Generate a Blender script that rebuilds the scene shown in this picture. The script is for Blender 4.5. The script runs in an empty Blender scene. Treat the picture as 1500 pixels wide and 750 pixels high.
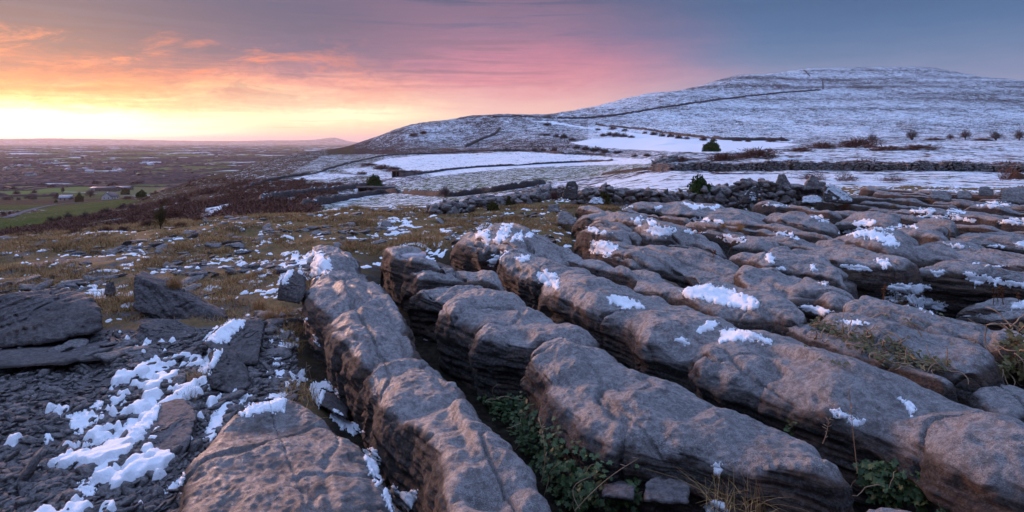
import bpy, bmesh, math, random
import numpy as np
from mathutils import Vector, Matrix

# ------------------------------------------------------------------ camera, sky, sun, exposure
SC = bpy.context.scene
COL = SC.collection
F = 894.0            # focal length in photo pixels (photo 1500 px wide)
HX, HY = 750.0, 208.0  # principal column, horizon row
R = math.radians

cam_d = bpy.data.cameras.new('camera')
cam_d.sensor_width = 36.0
cam_d.lens = 36.0 * F / 1500.0
cam_d.shift_y = -(375.0 - HY) / 1500.0
cam_d.clip_start = 0.05
cam_d.clip_end = 200000.0
cam = bpy.data.objects.new('camera', cam_d)
cam.location = (0, 0, 0)
cam.rotation_euler = (R(90), 0, 0)
COL.objects.link(cam)
SC.camera = cam

SUN_AZ, SUN_EL = R(-40.0), R(6.5)
SUN_STRENGTH = 3.7
SUN_ANGLE = R(12.0)
SC.view_settings.view_transform = 'Standard'
SC.view_settings.look = 'None'
SC.view_settings.gamma = 1.0
SC.view_settings.exposure = 0.18
SC.view_settings.use_curve_mapping = False

def lin(c):
    return tuple((v / 255.0 / 12.92) if v / 255.0 <= 0.04045 else ((v / 255.0 + 0.055) / 1.055) ** 2.4 for v in c)

def make_world():
    w = bpy.data.worlds.new('World')
    SC.world = w
    w.use_nodes = True
    nt = w.node_tree
    nt.nodes.clear()
    N, L = nt.nodes.new, nt.links.new
    def math_(op, a, b=None, c=None, clamp=False):
        n = N('ShaderNodeMath'); n.operation = op; n.use_clamp = clamp
        for i, v in enumerate((a, b, c)):
            if v is None: continue
            if isinstance(v, (int, float)): n.inputs[i].default_value = v
            else: L(v, n.inputs[i])
        return n.outputs[0]
    tc = N('ShaderNodeTexCoord')
    sep = N('ShaderNodeSeparateXYZ'); L(tc.outputs['Generated'], sep.inputs[0])
    X, Y, Z = sep.outputs
    az = math_('MULTIPLY', math_('ARCTAN2', X, Y), 180 / math.pi)
    el = math_('MULTIPLY', math_('ARCSINE', Z), 180 / math.pi)
    # cloud structure: noise drawn out along the horizon, in direction space
    def noise(sx, sy, scale, detail, rough, dist=0.0, off=0.0):
        c = N('ShaderNodeCombineXYZ')
        L(math_('MULTIPLY', az, sx), c.inputs[0]); L(math_('MULTIPLY', el, sy), c.inputs[1]); c.inputs[2].default_value = off
        n = N('ShaderNodeTexNoise'); L(c.outputs[0], n.inputs['Vector'])
        n.inputs['Scale'].default_value = scale; n.inputs['Detail'].default_value = detail
        n.inputs['Roughness'].default_value = rough; n.inputs['Distortion'].default_value = dist
        return n.outputs['Fac']
    # slanting cloud sheet: shear elevation with azimuth a little
    n1 = noise(0.05, 0.28, 1.0, 5, 0.55, 0.4)
    n2 = noise(0.12, 0.95, 1.3, 7, 0.62, 0.6, 7.3)
    n3 = noise(0.5, 1.1, 1.1, 6, 0.65, 0.9, 3.1)
    leftw = math_('SMOOTHSTEP', az, -8, -38) if False else None
    wob = math_('ADD', math_('MULTIPLY', math_('SUBTRACT', n1, 0.5), 4.5), math_('MULTIPLY', math_('SUBTRACT', n2, 0.5), 3.2))
    wob = math_('ADD', wob, math_('MULTIPLY', math_('SUBTRACT', n3, 0.5), 2.0))
    amp = N('ShaderNodeMapRange'); L(az, amp.inputs['Value'])
    amp.inputs['From Min'].default_value = -20; amp.inputs['From Max'].default_value = 22
    amp.inputs['To Min'].default_value = 1.0; amp.inputs['To Max'].default_value = 0.45
    lowamp = N('ShaderNodeMapRange'); L(el, lowamp.inputs['Value'])
    lowamp.inputs['From Min'].default_value = 0.0; lowamp.inputs['From Max'].default_value = 6.0
    lowamp.inputs['To Min'].default_value = 0.3; lowamp.inputs['To Max'].default_value = 1.0
    wob = math_('MULTIPLY', math_('MULTIPLY', wob, amp.outputs[0]), lowamp.outputs[0])
    el2 = math_('ADD', el, wob)
    pos = math_('DIVIDE', math_('MAXIMUM', el2, 0.0), 30.0, clamp=True)
    def ramp(stops):
        r = N('ShaderNodeValToRGB'); L(pos, r.inputs[0])
        e = r.color_ramp.elements
        while len(e) > 1: e.remove(e[-1])
        e[0].position = stops[0][0] / 30.0; e[0].color = (*lin(stops[0][1]), 1)
        for p, c in stops[1:]:
            q = e.new(p / 30.0); q.color = (*lin(c), 1)
        return r.outputs[0]
    TOP = [(13.5, (90, 90, 122)), (20, (114, 132, 174)), (30, (142, 167, 212))]
    r0 = ramp([(0, (255, 232, 170)), (0.9, (255, 248, 212)), (2.4, (255, 240, 180)), (3.4, (255, 190, 112)), (4.6, (244, 146, 98)), (5.8, (200, 112, 100)), (7.2, (130, 92, 106)), (9.5, (102, 84, 108))] + TOP)
    r1 = ramp([(0, (238, 200, 195)), (0.9, (252, 222, 178)), (2.2, (255, 236, 186)), (3.6, (252, 208, 172)), (5.0, (238, 160, 148)), (6.3, (170, 122, 138)), (8, (118, 102, 132)), (10.5, (98, 92, 122))] + TOP)
    r2 = ramp([(0, (240, 205, 195)), (2, (246, 205, 190)), (3.8, (236, 180, 178)), (5.8, (220, 142, 156)), (7.5, (190, 124, 148)), (9.5, (144, 110, 140)), (11.5, (112, 102, 134))] + TOP)
    r3 = ramp([(0, (196, 178, 196)), (2.5, (170, 168, 196)), (4.5, (140, 148, 182)), (7, (106, 129, 168)), (9.5, (80, 113, 156)), (12, (70, 101, 143)), (16, (86, 118, 165)), (22, (120, 148, 205)), (30, (148, 174, 228))])
    def mixc(f, a, col):
        m = N('ShaderNodeMix'); m.data_type = 'RGBA'
        L(f, m.inputs[0]); L(a, m.inputs[6]); m.inputs[7].default_value = (*lin(col), 1); return m.outputs[2]
    def rng_(v, a, b):
        m = N('ShaderNodeMapRange'); m.interpolation_type = 'SMOOTHSTEP'; L(v, m.inputs['Value'])
        m.inputs['From Min'].default_value = a; m.inputs['From Max'].default_value = b; return m.outputs[0]
    def mix(f, a, b):
        m = N('ShaderNodeMix'); m.data_type = 'RGBA'
        L(f, m.inputs[0]); L(a, m.inputs[6]); L(b, m.inputs[7]); return m.outputs[2]
    def step(a, b):
        m = N('ShaderNodeMapRange'); m.interpolation_type = 'SMOOTHSTEP'
        L(math_('ADD', az, math_('MULTIPLY', math_('SUBTRACT', n1, 0.5), 12.0)), m.inputs['Value'])
        m.inputs['From Min'].default_value = a; m.inputs['From Max'].default_value = b
        return m.outputs[0]
    c = mix(step(-36, -18), r0, r1)
    c = mix(step(-16, -1), c, r2)
    c = mix(step(2, 24), c, r3)
    back = N('ShaderNodeMapRange'); L(az, back.inputs['Value'])   # far left of the sun the sky cools again
    back.inputs['From Min'].default_value = -75; back.inputs['From Max'].default_value = -130
    c = mix(back.outputs[0], c, r3)
    # lit rags and grey bars in the cloud on the left half
    a1 = math_('ADD', az, 52.0); rad = math_('SQRT', math_('ADD', math_('MULTIPLY', a1, a1), math_('MULTIPLY', math_('MULTIPLY', el, el), 9.0)))
    cv = N('ShaderNodeCombineXYZ'); L(math_('MULTIPLY', math_('ARCTAN2', math_('MULTIPLY', el, 3.0), a1), 4.5), cv.inputs[0]); L(math_('MULTIPLY', rad, 0.085), cv.inputs[1])
    rn = N('ShaderNodeTexNoise'); L(cv.outputs[0], rn.inputs['Vector']); rn.inputs['Scale'].default_value = 1.3; rn.inputs['Detail'].default_value = 9; rn.inputs['Roughness'].default_value = 0.66; rn.inputs['Distortion'].default_value = 0.7
    rag = rn.outputs['Fac']; bar = noise(0.05, 1.0, 1.2, 7, 0.6, 0.5, 2.3)
    wl = math_('MULTIPLY', rng_(math_('MULTIPLY', az, -1.0), 6, 26), math_('MULTIPLY', rng_(el, 2.6, 4.5), rng_(math_('MULTIPLY', el, -1.0), -10.5, -6.5)))
    c = mixc(math_('MULTIPLY', math_('MULTIPLY', rng_(rag, 0.50, 0.66), wl), 0.85), c, (252, 142, 104))
    c = mixc(math_('MULTIPLY', math_('MULTIPLY', rng_(math_('MULTIPLY', rag, -1.0), -0.48, -0.36), wl), 0.35), c, (126, 98, 116))
    wb = math_('MULTIPLY', rng_(math_('MULTIPLY', az, -1.0), -14, 4), rng_(el, 4.2, 7.0))
    c = mixc(math_('MULTIPLY', math_('MULTIPLY', rng_(bar, 0.50, 0.64), wb), 0.55), c, (112, 98, 122))
    wp = math_('MULTIPLY', rng_(az, -22, -6), rng_(math_('MULTIPLY', az, -1.0), -14, -2))
    c = mixc(math_('MULTIPLY', math_('MULTIPLY', rng_(bar, 0.36, 0.5), rng_(el, 5.0, 8.0)), math_('MULTIPLY', wp, 0.12)), c, (236, 150, 165))
    ws = rng_(math_('MULTIPLY', el, -1.0), -3.4, -1.0)
    c = mixc(math_('MULTIPLY', math_('MULTIPLY', rng_(bar, 0.52, 0.60), ws), math_('MULTIPLY', rng_(math_('MULTIPLY', az, -1.0), 4, 14), 0.45)), c, (246, 190, 130))
    # sun glow near the horizon and a second bright gap in the clouds
    def glow(a0, e0, sa, se, k, col):
        da = math_('DIVIDE', math_('SUBTRACT', az, a0), sa); de = math_('DIVIDE', math_('SUBTRACT', el2, e0), se)
        q = math_('ADD', math_('MULTIPLY', da, da), math_('MULTIPLY', de, de))
        g = math_('MULTIPLY', math_('EXPONENT', math_('MULTIPLY', q, -1.0)), k)
        m = N('ShaderNodeMix'); m.data_type = 'RGBA'; m.blend_type = 'MULTIPLY'; m.inputs[0].default_value = 1.0
        m.inputs[6].default_value = (*col, 1); L(g, m.inputs[7]); return m.outputs[2]
    def add(a, b):
        m = N('ShaderNodeMix'); m.data_type = 'RGBA'; m.blend_type = 'ADD'; m.inputs[0].default_value = 1.0
        L(a, m.inputs[6]); L(b, m.inputs[7]); return m.outputs[2]
    c = add(c, glow(-42, 1.0, 13, 1.7, 2.6, (1.0, 0.82, 0.5)))
    c = add(c, glow(-15, 2.4, 7, 0.8, 0.35, (1.0, 0.85, 0.6)))
    sky = N('ShaderNodeTexSky'); sky.sky_type = 'NISHITA'; sky.sun_disc = False
    sky.sun_elevation = SUN_EL; sky.sun_rotation = SUN_AZ
    bg1 = N('ShaderNodeBackground'); L(sky.outputs[0], bg1.inputs[0]); bg1.inputs[1].default_value = 0.006
    # sky overhead, out of view, brightened as fill for the ground
    lift = N('ShaderNodeMapRange'); L(el, lift.inputs['Value']); lift.interpolation_type = 'SMOOTHSTEP'
    lift.inputs['From Min'].default_value = 14; lift.inputs['From Max'].default_value = 50
    lift.inputs['To Min'].default_value = 0.90; lift.inputs['To Max'].default_value = 2.0
    # unseen low sky behind the viewer, dimmed to deepen contrast on the rocks
    aab = math_('ABSOLUTE', math_('SUBTRACT', az, -40.0)); aab = math_('MINIMUM', aab, math_('SUBTRACT', 360.0, aab))
    low_sky_dim = math_('MULTIPLY', rng_(aab, 85, 125), rng_(math_('MULTIPLY', el, -1.0), -52, -22))
    st = math_('MULTIPLY', lift.outputs[0], math_('SUBTRACT', 1.0, math_('MULTIPLY', low_sky_dim, 0.72)))
    bg2 = N('ShaderNodeBackground'); L(c, bg2.inputs[0]); L(st, bg2.inputs[1])
    ad = N('ShaderNodeAddShader'); L(bg1.outputs[0], ad.inputs[0]); L(bg2.outputs[0], ad.inputs[1])
    out = N('ShaderNodeOutputWorld'); L(ad.outputs[0], out.inputs[0])
    w.cycles.sampling_method = 'MANUAL'; w.cycles.sample_map_resolution = 1024
make_world()

sun_d = bpy.data.lights.new('sun', 'SUN')
sun_d.energy = SUN_STRENGTH
sun_d.angle = SUN_ANGLE
sun_d.color = (1.0, 0.56, 0.42)
sun = bpy.data.objects.new('sun', sun_d)
_d = Vector((math.sin(SUN_AZ) * math.cos(SUN_EL), math.cos(SUN_AZ) * math.cos(SUN_EL), math.sin(SUN_EL)))
sun.rotation_euler = (-_d).to_track_quat('-Z', 'Y').to_euler()
sun.location = _d * 50
COL.objects.link(sun)

# ------------------------------------------------------------------ numeric helpers
rng = np.random.default_rng(11)
random.seed(5)
_P = np.arange(256); np.random.default_rng(3).shuffle(_P)
_P = np.concatenate([_P, _P]).astype(np.int64)
_G = np.random.default_rng(4).normal(size=(256, 3)); _G /= np.linalg.norm(_G, axis=1)[:, None]

def noise3(x, y, z):
    x, y, z = np.broadcast_arrays(np.asarray(x, float), np.asarray(y, float), np.asarray(z, float))
    sh = x.shape
    x = x.ravel(); y = y.ravel(); z = z.ravel()
    fx = np.floor(x); fy = np.floor(y); fz = np.floor(z)
    ix = fx.astype(np.int64) & 255; iy = fy.astype(np.int64) & 255; iz = fz.astype(np.int64) & 255
    x = x - fx; y = y - fy; z = z - fz
    u = x * x * x * (x * (x * 6 - 15) + 10); v = y * y * y * (y * (y * 6 - 15) + 10); w = z * z * z * (z * (z * 6 - 15) + 10)
    def g(dx, dy, dz):
        h = _P[_P[_P[(ix + dx) & 255] + ((iy + dy) & 255)] + ((iz + dz) & 255)]
        gr = _G[h]
        return gr[:, 0] * (x - dx) + gr[:, 1] * (y - dy) + gr[:, 2] * (z - dz)
    a = g(0, 0, 0); a += u * (g(1, 0, 0) - a)
    b = g(0, 1, 0); b += u * (g(1, 1, 0) - b)
    a += v * (b - a)
    c = g(0, 0, 1); c += u * (g(1, 0, 1) - c)
    d = g(0, 1, 1); d += u * (g(1, 1, 1) - d)
    c += v * (d - c)
    return ((a + w * (c - a)) * 1.5).reshape(sh)

def fbm(x, y, z, oct=4, gain=0.5, lac=2.03):
    s = 0; a = 1.0; f = 1.0
    for i in range(oct):
        s = s + a * noise3(x * f + 17.1 * i, y * f + 5.3 * i, z * f - 9.7 * i)
        a *= gain; f *= lac
    return s

def sstep(a, b, x):
    t = np.clip((np.asarray(x, float) - a) / (b - a), 0, 1)
    return t * t * (3 - 2 * t)

def pchip(xk, yk, x):
    """monotone cubic through knots; yk may be (n,m)"""
    xk = np.asarray(xk, float); yk = np.asarray(yk, float)
    one = yk.ndim == 1
    if one: yk = yk[:, None]
    h = np.diff(xk); d = np.diff(yk, axis=0) / h[:, None]
    m = np.zeros_like(yk)
    if len(xk) == 2:
        m[:] = d[0]
    else:
        w1 = (2 * h[1:] + h[:-1])[:, None]; w2 = (h[1:] + 2 * h[:-1])[:, None]
        with np.errstate(divide='ignore', invalid='ignore'):
            hm = (w1 + w2) / (w1 / d[:-1] + w2 / d[1:])
        m[1:-1] = np.where(d[:-1] * d[1:] > 0, np.nan_to_num(hm), 0)
        m[0] = d[0]; m[-1] = d[-1]
    i = np.clip(np.searchsorted(xk, x, side='right') - 1, 0, len(xk) - 2)
    x = np.clip(x, xk[0], xk[-1])
    t = ((x - xk[i]) / h[i])[:, None]; hh = h[i][:, None]
    r = (2 * t**3 - 3 * t**2 + 1) * yk[i] + (t**3 - 2 * t**2 + t) * hh * m[i] + (-2 * t**3 + 3 * t**2) * yk[i + 1] + (t**3 - t**2) * hh * m[i + 1]
    return r[:, 0] if one else r

def catmull(xk, yk, x):
    """smooth cubic through knots (Catmull-Rom on uneven knots), yk (n,m)"""
    xk = np.asarray(xk, float); yk = np.asarray(yk, float)
    m = np.gradient(yk, xk, axis=0)
    i = np.clip(np.searchsorted(xk, x, side='right') - 1, 0, len(xk) - 2)
    h = (xk[i + 1] - xk[i])[:, None]; t = ((x - xk[i])[:, None] / h)
    return (2 * t**3 - 3 * t**2 + 1) * yk[i] + (t**3 - 2 * t**2 + t) * h * m[i] + (-2 * t**3 + 3 * t**2) * yk[i + 1] + (t**3 - t**2) * h * m[i + 1]

def unp(px, py, z):
    """photo pixel -> point on the level z (camera is at the origin)"""
    Z = F * (-z) / (np.asarray(py, float) - HY)
    return np.stack([(np.asarray(px, float) - HX) * Z / F, Z, np.full_like(Z, z)], -1)

def at(px, py, Z):
    return Vector(((px - HX) * Z / F, Z, -(py - HY) * Z / F))

def in_poly(x, y, poly):
    inside = np.zeros(np.shape(x), bool)
    n = len(poly)
    for i in range(n):
        x0, y0 = poly[i]; x1, y1 = poly[(i + 1) % n]
        if y0 == y1: continue
        c = ((y0 > y) != (y1 > y)) & (x < (x1 - x0) * (y - y0) / (y1 - y0) + x0)
        inside ^= c
    return inside

# ------------------------------------------------------------------ mesh / object helpers
def mesh_np(name, verts, faces, attrs=None, smooth=True):
    verts = np.asarray(verts, np.float32); faces = np.asarray(faces, np.int32)
    me = bpy.data.meshes.new(name)
    n, k = faces.shape
    me.vertices.add(len(verts)); me.vertices.foreach_set('co', verts.ravel())
    me.loops.add(n * k); me.loops.foreach_set('vertex_index', faces.ravel())
    me.polygons.add(n)
    me.polygons.foreach_set('loop_start', np.arange(0, n * k, k, dtype=np.int32))
    me.polygons.foreach_set('loop_total', np.full(n, k, np.int32))
    if smooth: me.polygons.foreach_set('use_smooth', np.ones(n, bool))
    me.update(calc_edges=True)
    me.validate()
    for an, av in (attrs or {}).items():
        if av.ndim == 2:
            a = me.attributes.new(an, 'FLOAT_VECTOR', 'POINT'); a.data.foreach_set('vector', np.asarray(av, np.float32).ravel())
        else:
            a = me.attributes.new(an, 'FLOAT', 'POINT'); a.data.foreach_set('value', np.asarray(av, np.float32))
    return me

def grid_faces(ni, nj, wrap_j=False):
    i = np.arange(ni - 1)[:, None]; jn = nj if wrap_j else nj - 1
    j = np.arange(jn)[None, :]; j2 = (j + 1) % nj
    return np.stack([i * nj + j, i * nj + j2, (i + 1) * nj + j2, (i + 1) * nj + j], -1).reshape(-1, 4)

def link(name, me, mat=None, parent=None, label=None, cat=None, group=None, kind=None, loc=None, recenter=True):
    o = bpy.data.objects.new(name, me)
    if mat is not None and me is not None:
        for m in (mat if isinstance(mat, (list, tuple)) else [mat]): me.materials.append(m)
    if loc is not None: o.location = loc
    if parent is not None: o.parent = parent
    if label: o['label'] = label
    if cat: o['category'] = cat
    if group: o['group'] = group
    if kind: o['kind'] = kind
    COL.objects.link(o)
    return o

def centred(verts, base=True):
    """origin at the base centre of the thing"""
    v = np.asarray(verts, float)
    c = (v.min(0) + v.max(0)) / 2
    if base: c[2] = v[:, 2].min()
    return v - c, Vector(c)

def obj_np(name, verts, faces, mat, attrs=None, smooth=True, **kw):
    if kw.get('parent') is None and kw.get('kind') != 'structure':
        verts, c = centred(verts); kw['loc'] = c
    return link(name, mesh_np(name, verts, faces, attrs, smooth), mat, **kw)

def join(parts):
    vs, fs, o = [], [], 0
    for v, f in parts:
        vs.append(v); fs.append(f + o); o += len(v)
    return np.concatenate(vs), np.concatenate(fs)

# ------------------------------------------------------------------ materials
def nodes(name):
    m = bpy.data.materials.new(name); m.use_nodes = True
    nt = m.node_tree; nt.nodes.clear()
    out = nt.nodes.new('ShaderNodeOutputMaterial')
    b = nt.nodes.new('ShaderNodeBsdfPrincipled')
    nt.links.new(b.outputs[0], out.inputs[0])
    b.inputs['Roughness'].default_value = 0.85
    b.inputs['Specular IOR Level'].default_value = 0.25
    return m, nt, b

class NB:
    def __init__(s, nt): s.nt = nt
    def put(s, sock, v):
        if v is None: return
        if hasattr(v, 'links') or hasattr(v, 'is_linked'): s.nt.links.new(v, sock)
        elif isinstance(v, (tuple, list)): sock.default_value = (*v, 1) if len(v) == 3 and len(sock.default_value) == 4 else v
        else: sock.default_value = v
    def n(s, t): return s.nt.nodes.new(t)
    def math(s, op, a, b=None, clamp=False):
        n = s.n('ShaderNodeMath'); n.operation = op; n.use_clamp = clamp
        s.put(n.inputs[0], a); s.put(n.inputs[1], b); return n.outputs[0]
    def noise(s, vec, scale, detail=4, rough=0.55, dist=0.0):
        n = s.n('ShaderNodeTexNoise'); s.put(n.inputs['Vector'], vec)
        n.inputs['Scale'].default_value = scale; n.inputs['Detail'].default_value = detail
        n.inputs['Roughness'].default_value = rough; n.inputs['Distortion'].default_value = dist
        return n.outputs['Fac']
    def vor(s, vec, scale, feature='F1', out='Distance', rnd=1.0):
        n = s.n('ShaderNodeTexVoronoi'); s.put(n.inputs['Vector'], vec); n.feature = feature
        n.inputs['Scale'].default_value = scale; n.inputs['Randomness'].default_value = rnd
        return n.outputs[out]
    def map(s, v, a, b, c=0.0, d=1.0, smooth=True):
        n = s.n('ShaderNodeMapRange'); s.put(n.inputs['Value'], v)
        if smooth: n.interpolation_type = 'SMOOTHSTEP'
        for k, x in zip(('From Min', 'From Max', 'To Min', 'To Max'), (a, b, c, d)): s.put(n.inputs[k], x)
        return n.outputs[0]
    def mix(s, f, a, b, mode='MIX'):
        n = s.n('ShaderNodeMix'); n.data_type = 'RGBA'; n.blend_type = mode
        s.put(n.inputs[0], f); s.put(n.inputs[6], a); s.put(n.inputs[7], b); return n.outputs[2]
    def ramp(s, f, stops):
        n = s.n('ShaderNodeValToRGB'); s.put(n.inputs[0], f); e = n.color_ramp.elements
        while len(e) > 1: e.remove(e[-1])
        e[0].position = stops[0][0]; e[0].color = (*stops[0][1], 1)
        for p, c in stops[1:]: e.new(p).color = (*c, 1)
        return n.outputs[0]
    def bump(s, h, dist, strength=1.0, normal=None):
        n = s.n('ShaderNodeBump'); s.put(n.inputs['Height'], h)
        n.inputs['Distance'].default_value = dist; n.inputs['Strength'].default_value = strength
        if normal is not None: s.put(n.inputs['Normal'], normal)
        return n.outputs[0]
    def attr(s, name, out='Fac'):
        n = s.n('ShaderNodeAttribute'); n.attribute_name = name; return n.outputs[out]
    def pos(s): return s.n('ShaderNodeNewGeometry').outputs['Position']
    def normal_z(s):
        g = s.n('ShaderNodeNewGeometry'); x = s.n('ShaderNodeSeparateXYZ'); s.nt.links.new(g.outputs['Normal'], x.inputs[0]); return x.outputs[2]
    def scale3(s, v, sx, sy, sz):
        n = s.n('ShaderNodeMapping'); s.put(n.inputs['Vector'], v); n.inputs['Scale'].default_value = (sx, sy, sz); return n.outputs[0]
    def rnd(s): return s.n('ShaderNodeObjectInfo').outputs['Random']

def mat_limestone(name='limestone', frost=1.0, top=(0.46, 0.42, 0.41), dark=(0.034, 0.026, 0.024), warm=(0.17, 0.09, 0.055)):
    m, nt, b = nodes(name); s = NB(nt)
    p = s.pos(); nz = s.normal_z()
    big = s.noise(p, 1.3, 5, 0.6, 0.4)
    med = s.noise(p, 7.0, 6, 0.62, 0.3)
    fine = s.noise(p, 45.0, 5, 0.7)
    grit = s.noise(p, 190.0, 3, 0.65)
    layer = s.noise(s.scale3(p, 2.0, 2.0, 30.0), 1.0, 5, 0.6, 0.5)
    side = s.mix(s.map(layer, 0.35, 0.65), dark, s.mix(s.map(big, 0.4, 0.62), tuple(1.7 * c for c in dark), warm))  # brown layered flanks, darkened further to paint in the shade of the gaps
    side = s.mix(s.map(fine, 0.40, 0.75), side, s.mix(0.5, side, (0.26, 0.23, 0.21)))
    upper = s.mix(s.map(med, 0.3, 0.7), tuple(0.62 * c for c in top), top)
    upper = s.mix(s.map(big, 0.45, 0.65, 0, 0.35), upper, s.mix(0.5, upper, warm))
    # grey lichen blotches and frost grains on what faces the sky
    lich = s.map(s.noise(p, 16.0, 4, 0.7, 0.6), 0.58, 0.68)
    upper = s.mix(s.math('MULTIPLY', lich, 0.75), upper, (0.58, 0.57, 0.55))
    black = s.map(s.noise(s.scale3(p, 1.0, 1.0, 1.7), 8.0, 7, 0.72, 0.8), 0.56, 0.63)
    upper = s.mix(s.math('MULTIPLY', black, 0.72), upper, (0.085, 0.075, 0.073))
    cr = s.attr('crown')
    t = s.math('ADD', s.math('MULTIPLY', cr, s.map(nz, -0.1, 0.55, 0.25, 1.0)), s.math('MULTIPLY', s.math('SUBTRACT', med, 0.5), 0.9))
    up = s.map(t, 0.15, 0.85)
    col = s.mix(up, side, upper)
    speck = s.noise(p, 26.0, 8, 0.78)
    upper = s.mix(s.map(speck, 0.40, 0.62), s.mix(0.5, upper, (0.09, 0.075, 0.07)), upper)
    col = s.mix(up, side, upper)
    col = s.mix(s.map(s.noise(p, 3.1, 6, .7), .54, .68, 0, .5), col, s.mix(.5, warm, (0.12, 0.09, 0.08)))
    fr = s.math('MULTIPLY', s.map(s.math('ADD', grit, s.math('MULTIPLY', big, 0.35)), 0.60, 0.80), s.map(t, 0.45, 0.98))
    col = s.mix(s.math('MULTIPLY', s.math('MULTIPLY', fr, s.map(speck, .42, .6, .2, 1.0)), 0.8 * frost), col, (0.62, 0.585, 0.585))
    col = s.mix(s.map(grit, 0.30, 0.44, 0.55, 0.0), col, (0.05, 0.043, 0.04))
    s.put(b.inputs['Base Color'], col)
    h = s.math('ADD', s.math('MULTIPLY', fine, 0.8), s.math('MULTIPLY', grit, 0.35))
    h = s.math('ADD', h, s.math('MULTIPLY', s.math('MULTIPLY', layer, 2.2), s.map(nz, 0.75, 0.2)))
    h = s.math('ADD', h, s.math('MULTIPLY', speck, 2.2))
    s.put(b.inputs['Normal'], s.bump(h, 0.022, 1.0))
    b.inputs['Specular IOR Level'].default_value = 0.4
    s.put(b.inputs['Roughness'], s.mix(up, (.9, .9, .9), s.map(speck, 0.35, 0.65, 0.68, 0.44)))
    return m

def mat_rock(name, base, light, dark, snow=0.0, ochre=0.0, scale=1.0):
    m, nt, b = nodes(name); s = NB(nt); p = s.pos(); nz = s.normal_z()
    big = s.noise(p, 2.2 * scale, 5, 0.6, 0.5); fine = s.noise(p, 38.0 * scale, 6, 0.7); grit = s.noise(p, 150.0 * scale, 3, 0.6)
    layer = s.noise(s.scale3(p, 4.0, 4.0, 26.0), scale, 5, 0.6, 0.4)
    col = s.mix(s.map(layer, 0.35, 0.65), dark, base)
    col = s.mix(s.map(fine, 0.45, 0.7), col, s.mix(0.5, col, light))
    if ochre: col = s.mix(s.map(big, 0.5, 0.66, 0, ochre), col, (0.20, 0.115, 0.065))
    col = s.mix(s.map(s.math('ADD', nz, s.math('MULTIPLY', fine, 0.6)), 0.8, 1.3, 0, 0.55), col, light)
    col = s.mix(s.map(grit, 0.62, 0.72, 0, 0.6), col, (0.5, 0.48, 0.47))
    if snow:
        k = s.math('ADD', s.math('MULTIPLY', s.noise(p, 3.0 * scale, 6, 0.65), 1.0), s.math('MULTIPLY', nz, 0.35))
        col = s.mix(s.map(k, 0.98 - 0.35 * snow, 1.0 - 0.35 * snow), col, (0.86, 0.88, 0.92))
    s.put(b.inputs['Base Color'], col)
    h = s.math('ADD', s.math('MULTIPLY', fine, 1.0), s.math('ADD', s.math('MULTIPLY', grit, 0.3), s.math('MULTIPLY', layer, 1.3)))
    sp = s.noise(p, 24 * scale, 8, .78)
    h = s.math('ADD', h, s.math('MULTIPLY', sp, 2.5))
    s.put(b.inputs['Base Color'], s.mix(s.map(sp, .38, .6), s.mix(.6, col, (0.04, .033, .032)), col))
    s.put(b.inputs['Normal'], s.bump(h, 0.024 / scale, 1.0))
    return m

def mat_snow():
    m, nt, b = nodes('snow'); s = NB(nt); p = s.pos()
    n = s.noise(p, 30, 5, 0.6); g = s.noise(p, 160, 4, 0.7)
    s.put(b.inputs['Base Color'], s.mix(s.map(g, 0.3, 0.6), (0.78, 0.80, 0.85), (0.88, 0.89, 0.92)))
    b.inputs['Subsurface Weight'].default_value = 0.0
    b.inputs['Roughness'].default_value = 0.65
    s.put(b.inputs['Normal'], s.bump(s.math('ADD', n, s.math('MULTIPLY', g, 0.4)), 0.02, 0.7))
    return m

def mat_flat(name, c, c2=None, scale=3.0, rough=0.9, spec=0.2):
    m, nt, b = nodes(name); s = NB(nt)
    c2 = c2 or tuple(0.6 * v for v in c)
    s.put(b.inputs['Base Color'], s.mix(s.map(s.noise(s.pos(), scale, 4, 0.6), 0.35, 0.65), c, c2))
    b.inputs['Roughness'].default_value = rough; b.inputs['Specular IOR Level'].default_value = spec
    return m

def mat_leaf(name, c, c2, c3=None, scale=4.0, trans=0.0):
    m, nt, b = nodes(name); s = NB(nt); p = s.pos()
    a = s.mix(s.map(s.noise(p, scale, 3, 0.6), 0.35, 0.65), c, c2)
    if c3: a = s.mix(s.map(s.noise(p, scale * 9, 2, 0.6), 0.55, 0.68), a, c3)
    s.put(b.inputs['Base Color'], a)
    b.inputs['Roughness'].default_value = 0.55 if trans else 0.8
    b.inputs['Specular IOR Level'].default_value = 0.25 if trans else 0.04
    return m

M = {}
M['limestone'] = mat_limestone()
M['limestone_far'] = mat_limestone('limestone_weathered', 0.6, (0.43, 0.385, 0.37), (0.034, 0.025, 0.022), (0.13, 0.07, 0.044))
M['boulder'] = mat_rock('boulder_stone', (0.17, 0.14, 0.135), (0.32, 0.28, 0.275), (0.07, 0.056, 0.055), 0.0, 0.35)
M['slab'] = mat_rock('slab_stone', (0.22, 0.185, 0.185), (0.42, 0.37, 0.37), (0.085, 0.072, 0.072), 0.0, 0.35)
M['rubble'] = mat_rock('rubble_stone', (0.36, 0.305, 0.285), (0.52, 0.47, 0.45), (0.17, 0.14, 0.125), 0.0, 0.6, 0.6)
M['rubble_snow'] = mat_rock('snowy_rubble_stone', (0.15, 0.12, 0.11), (0.27, 0.24, 0.225), (0.06, 0.05, 0.045), 0.75, 0.6, 0.6)
M['gravel'] = mat_rock('gravel_stone', (0.27, 0.24, 0.235), (0.44, 0.40, 0.39), (0.115, 0.10, 0.10), 0.0, 0.25, 1.5)
M['snow'] = mat_snow()
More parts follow.
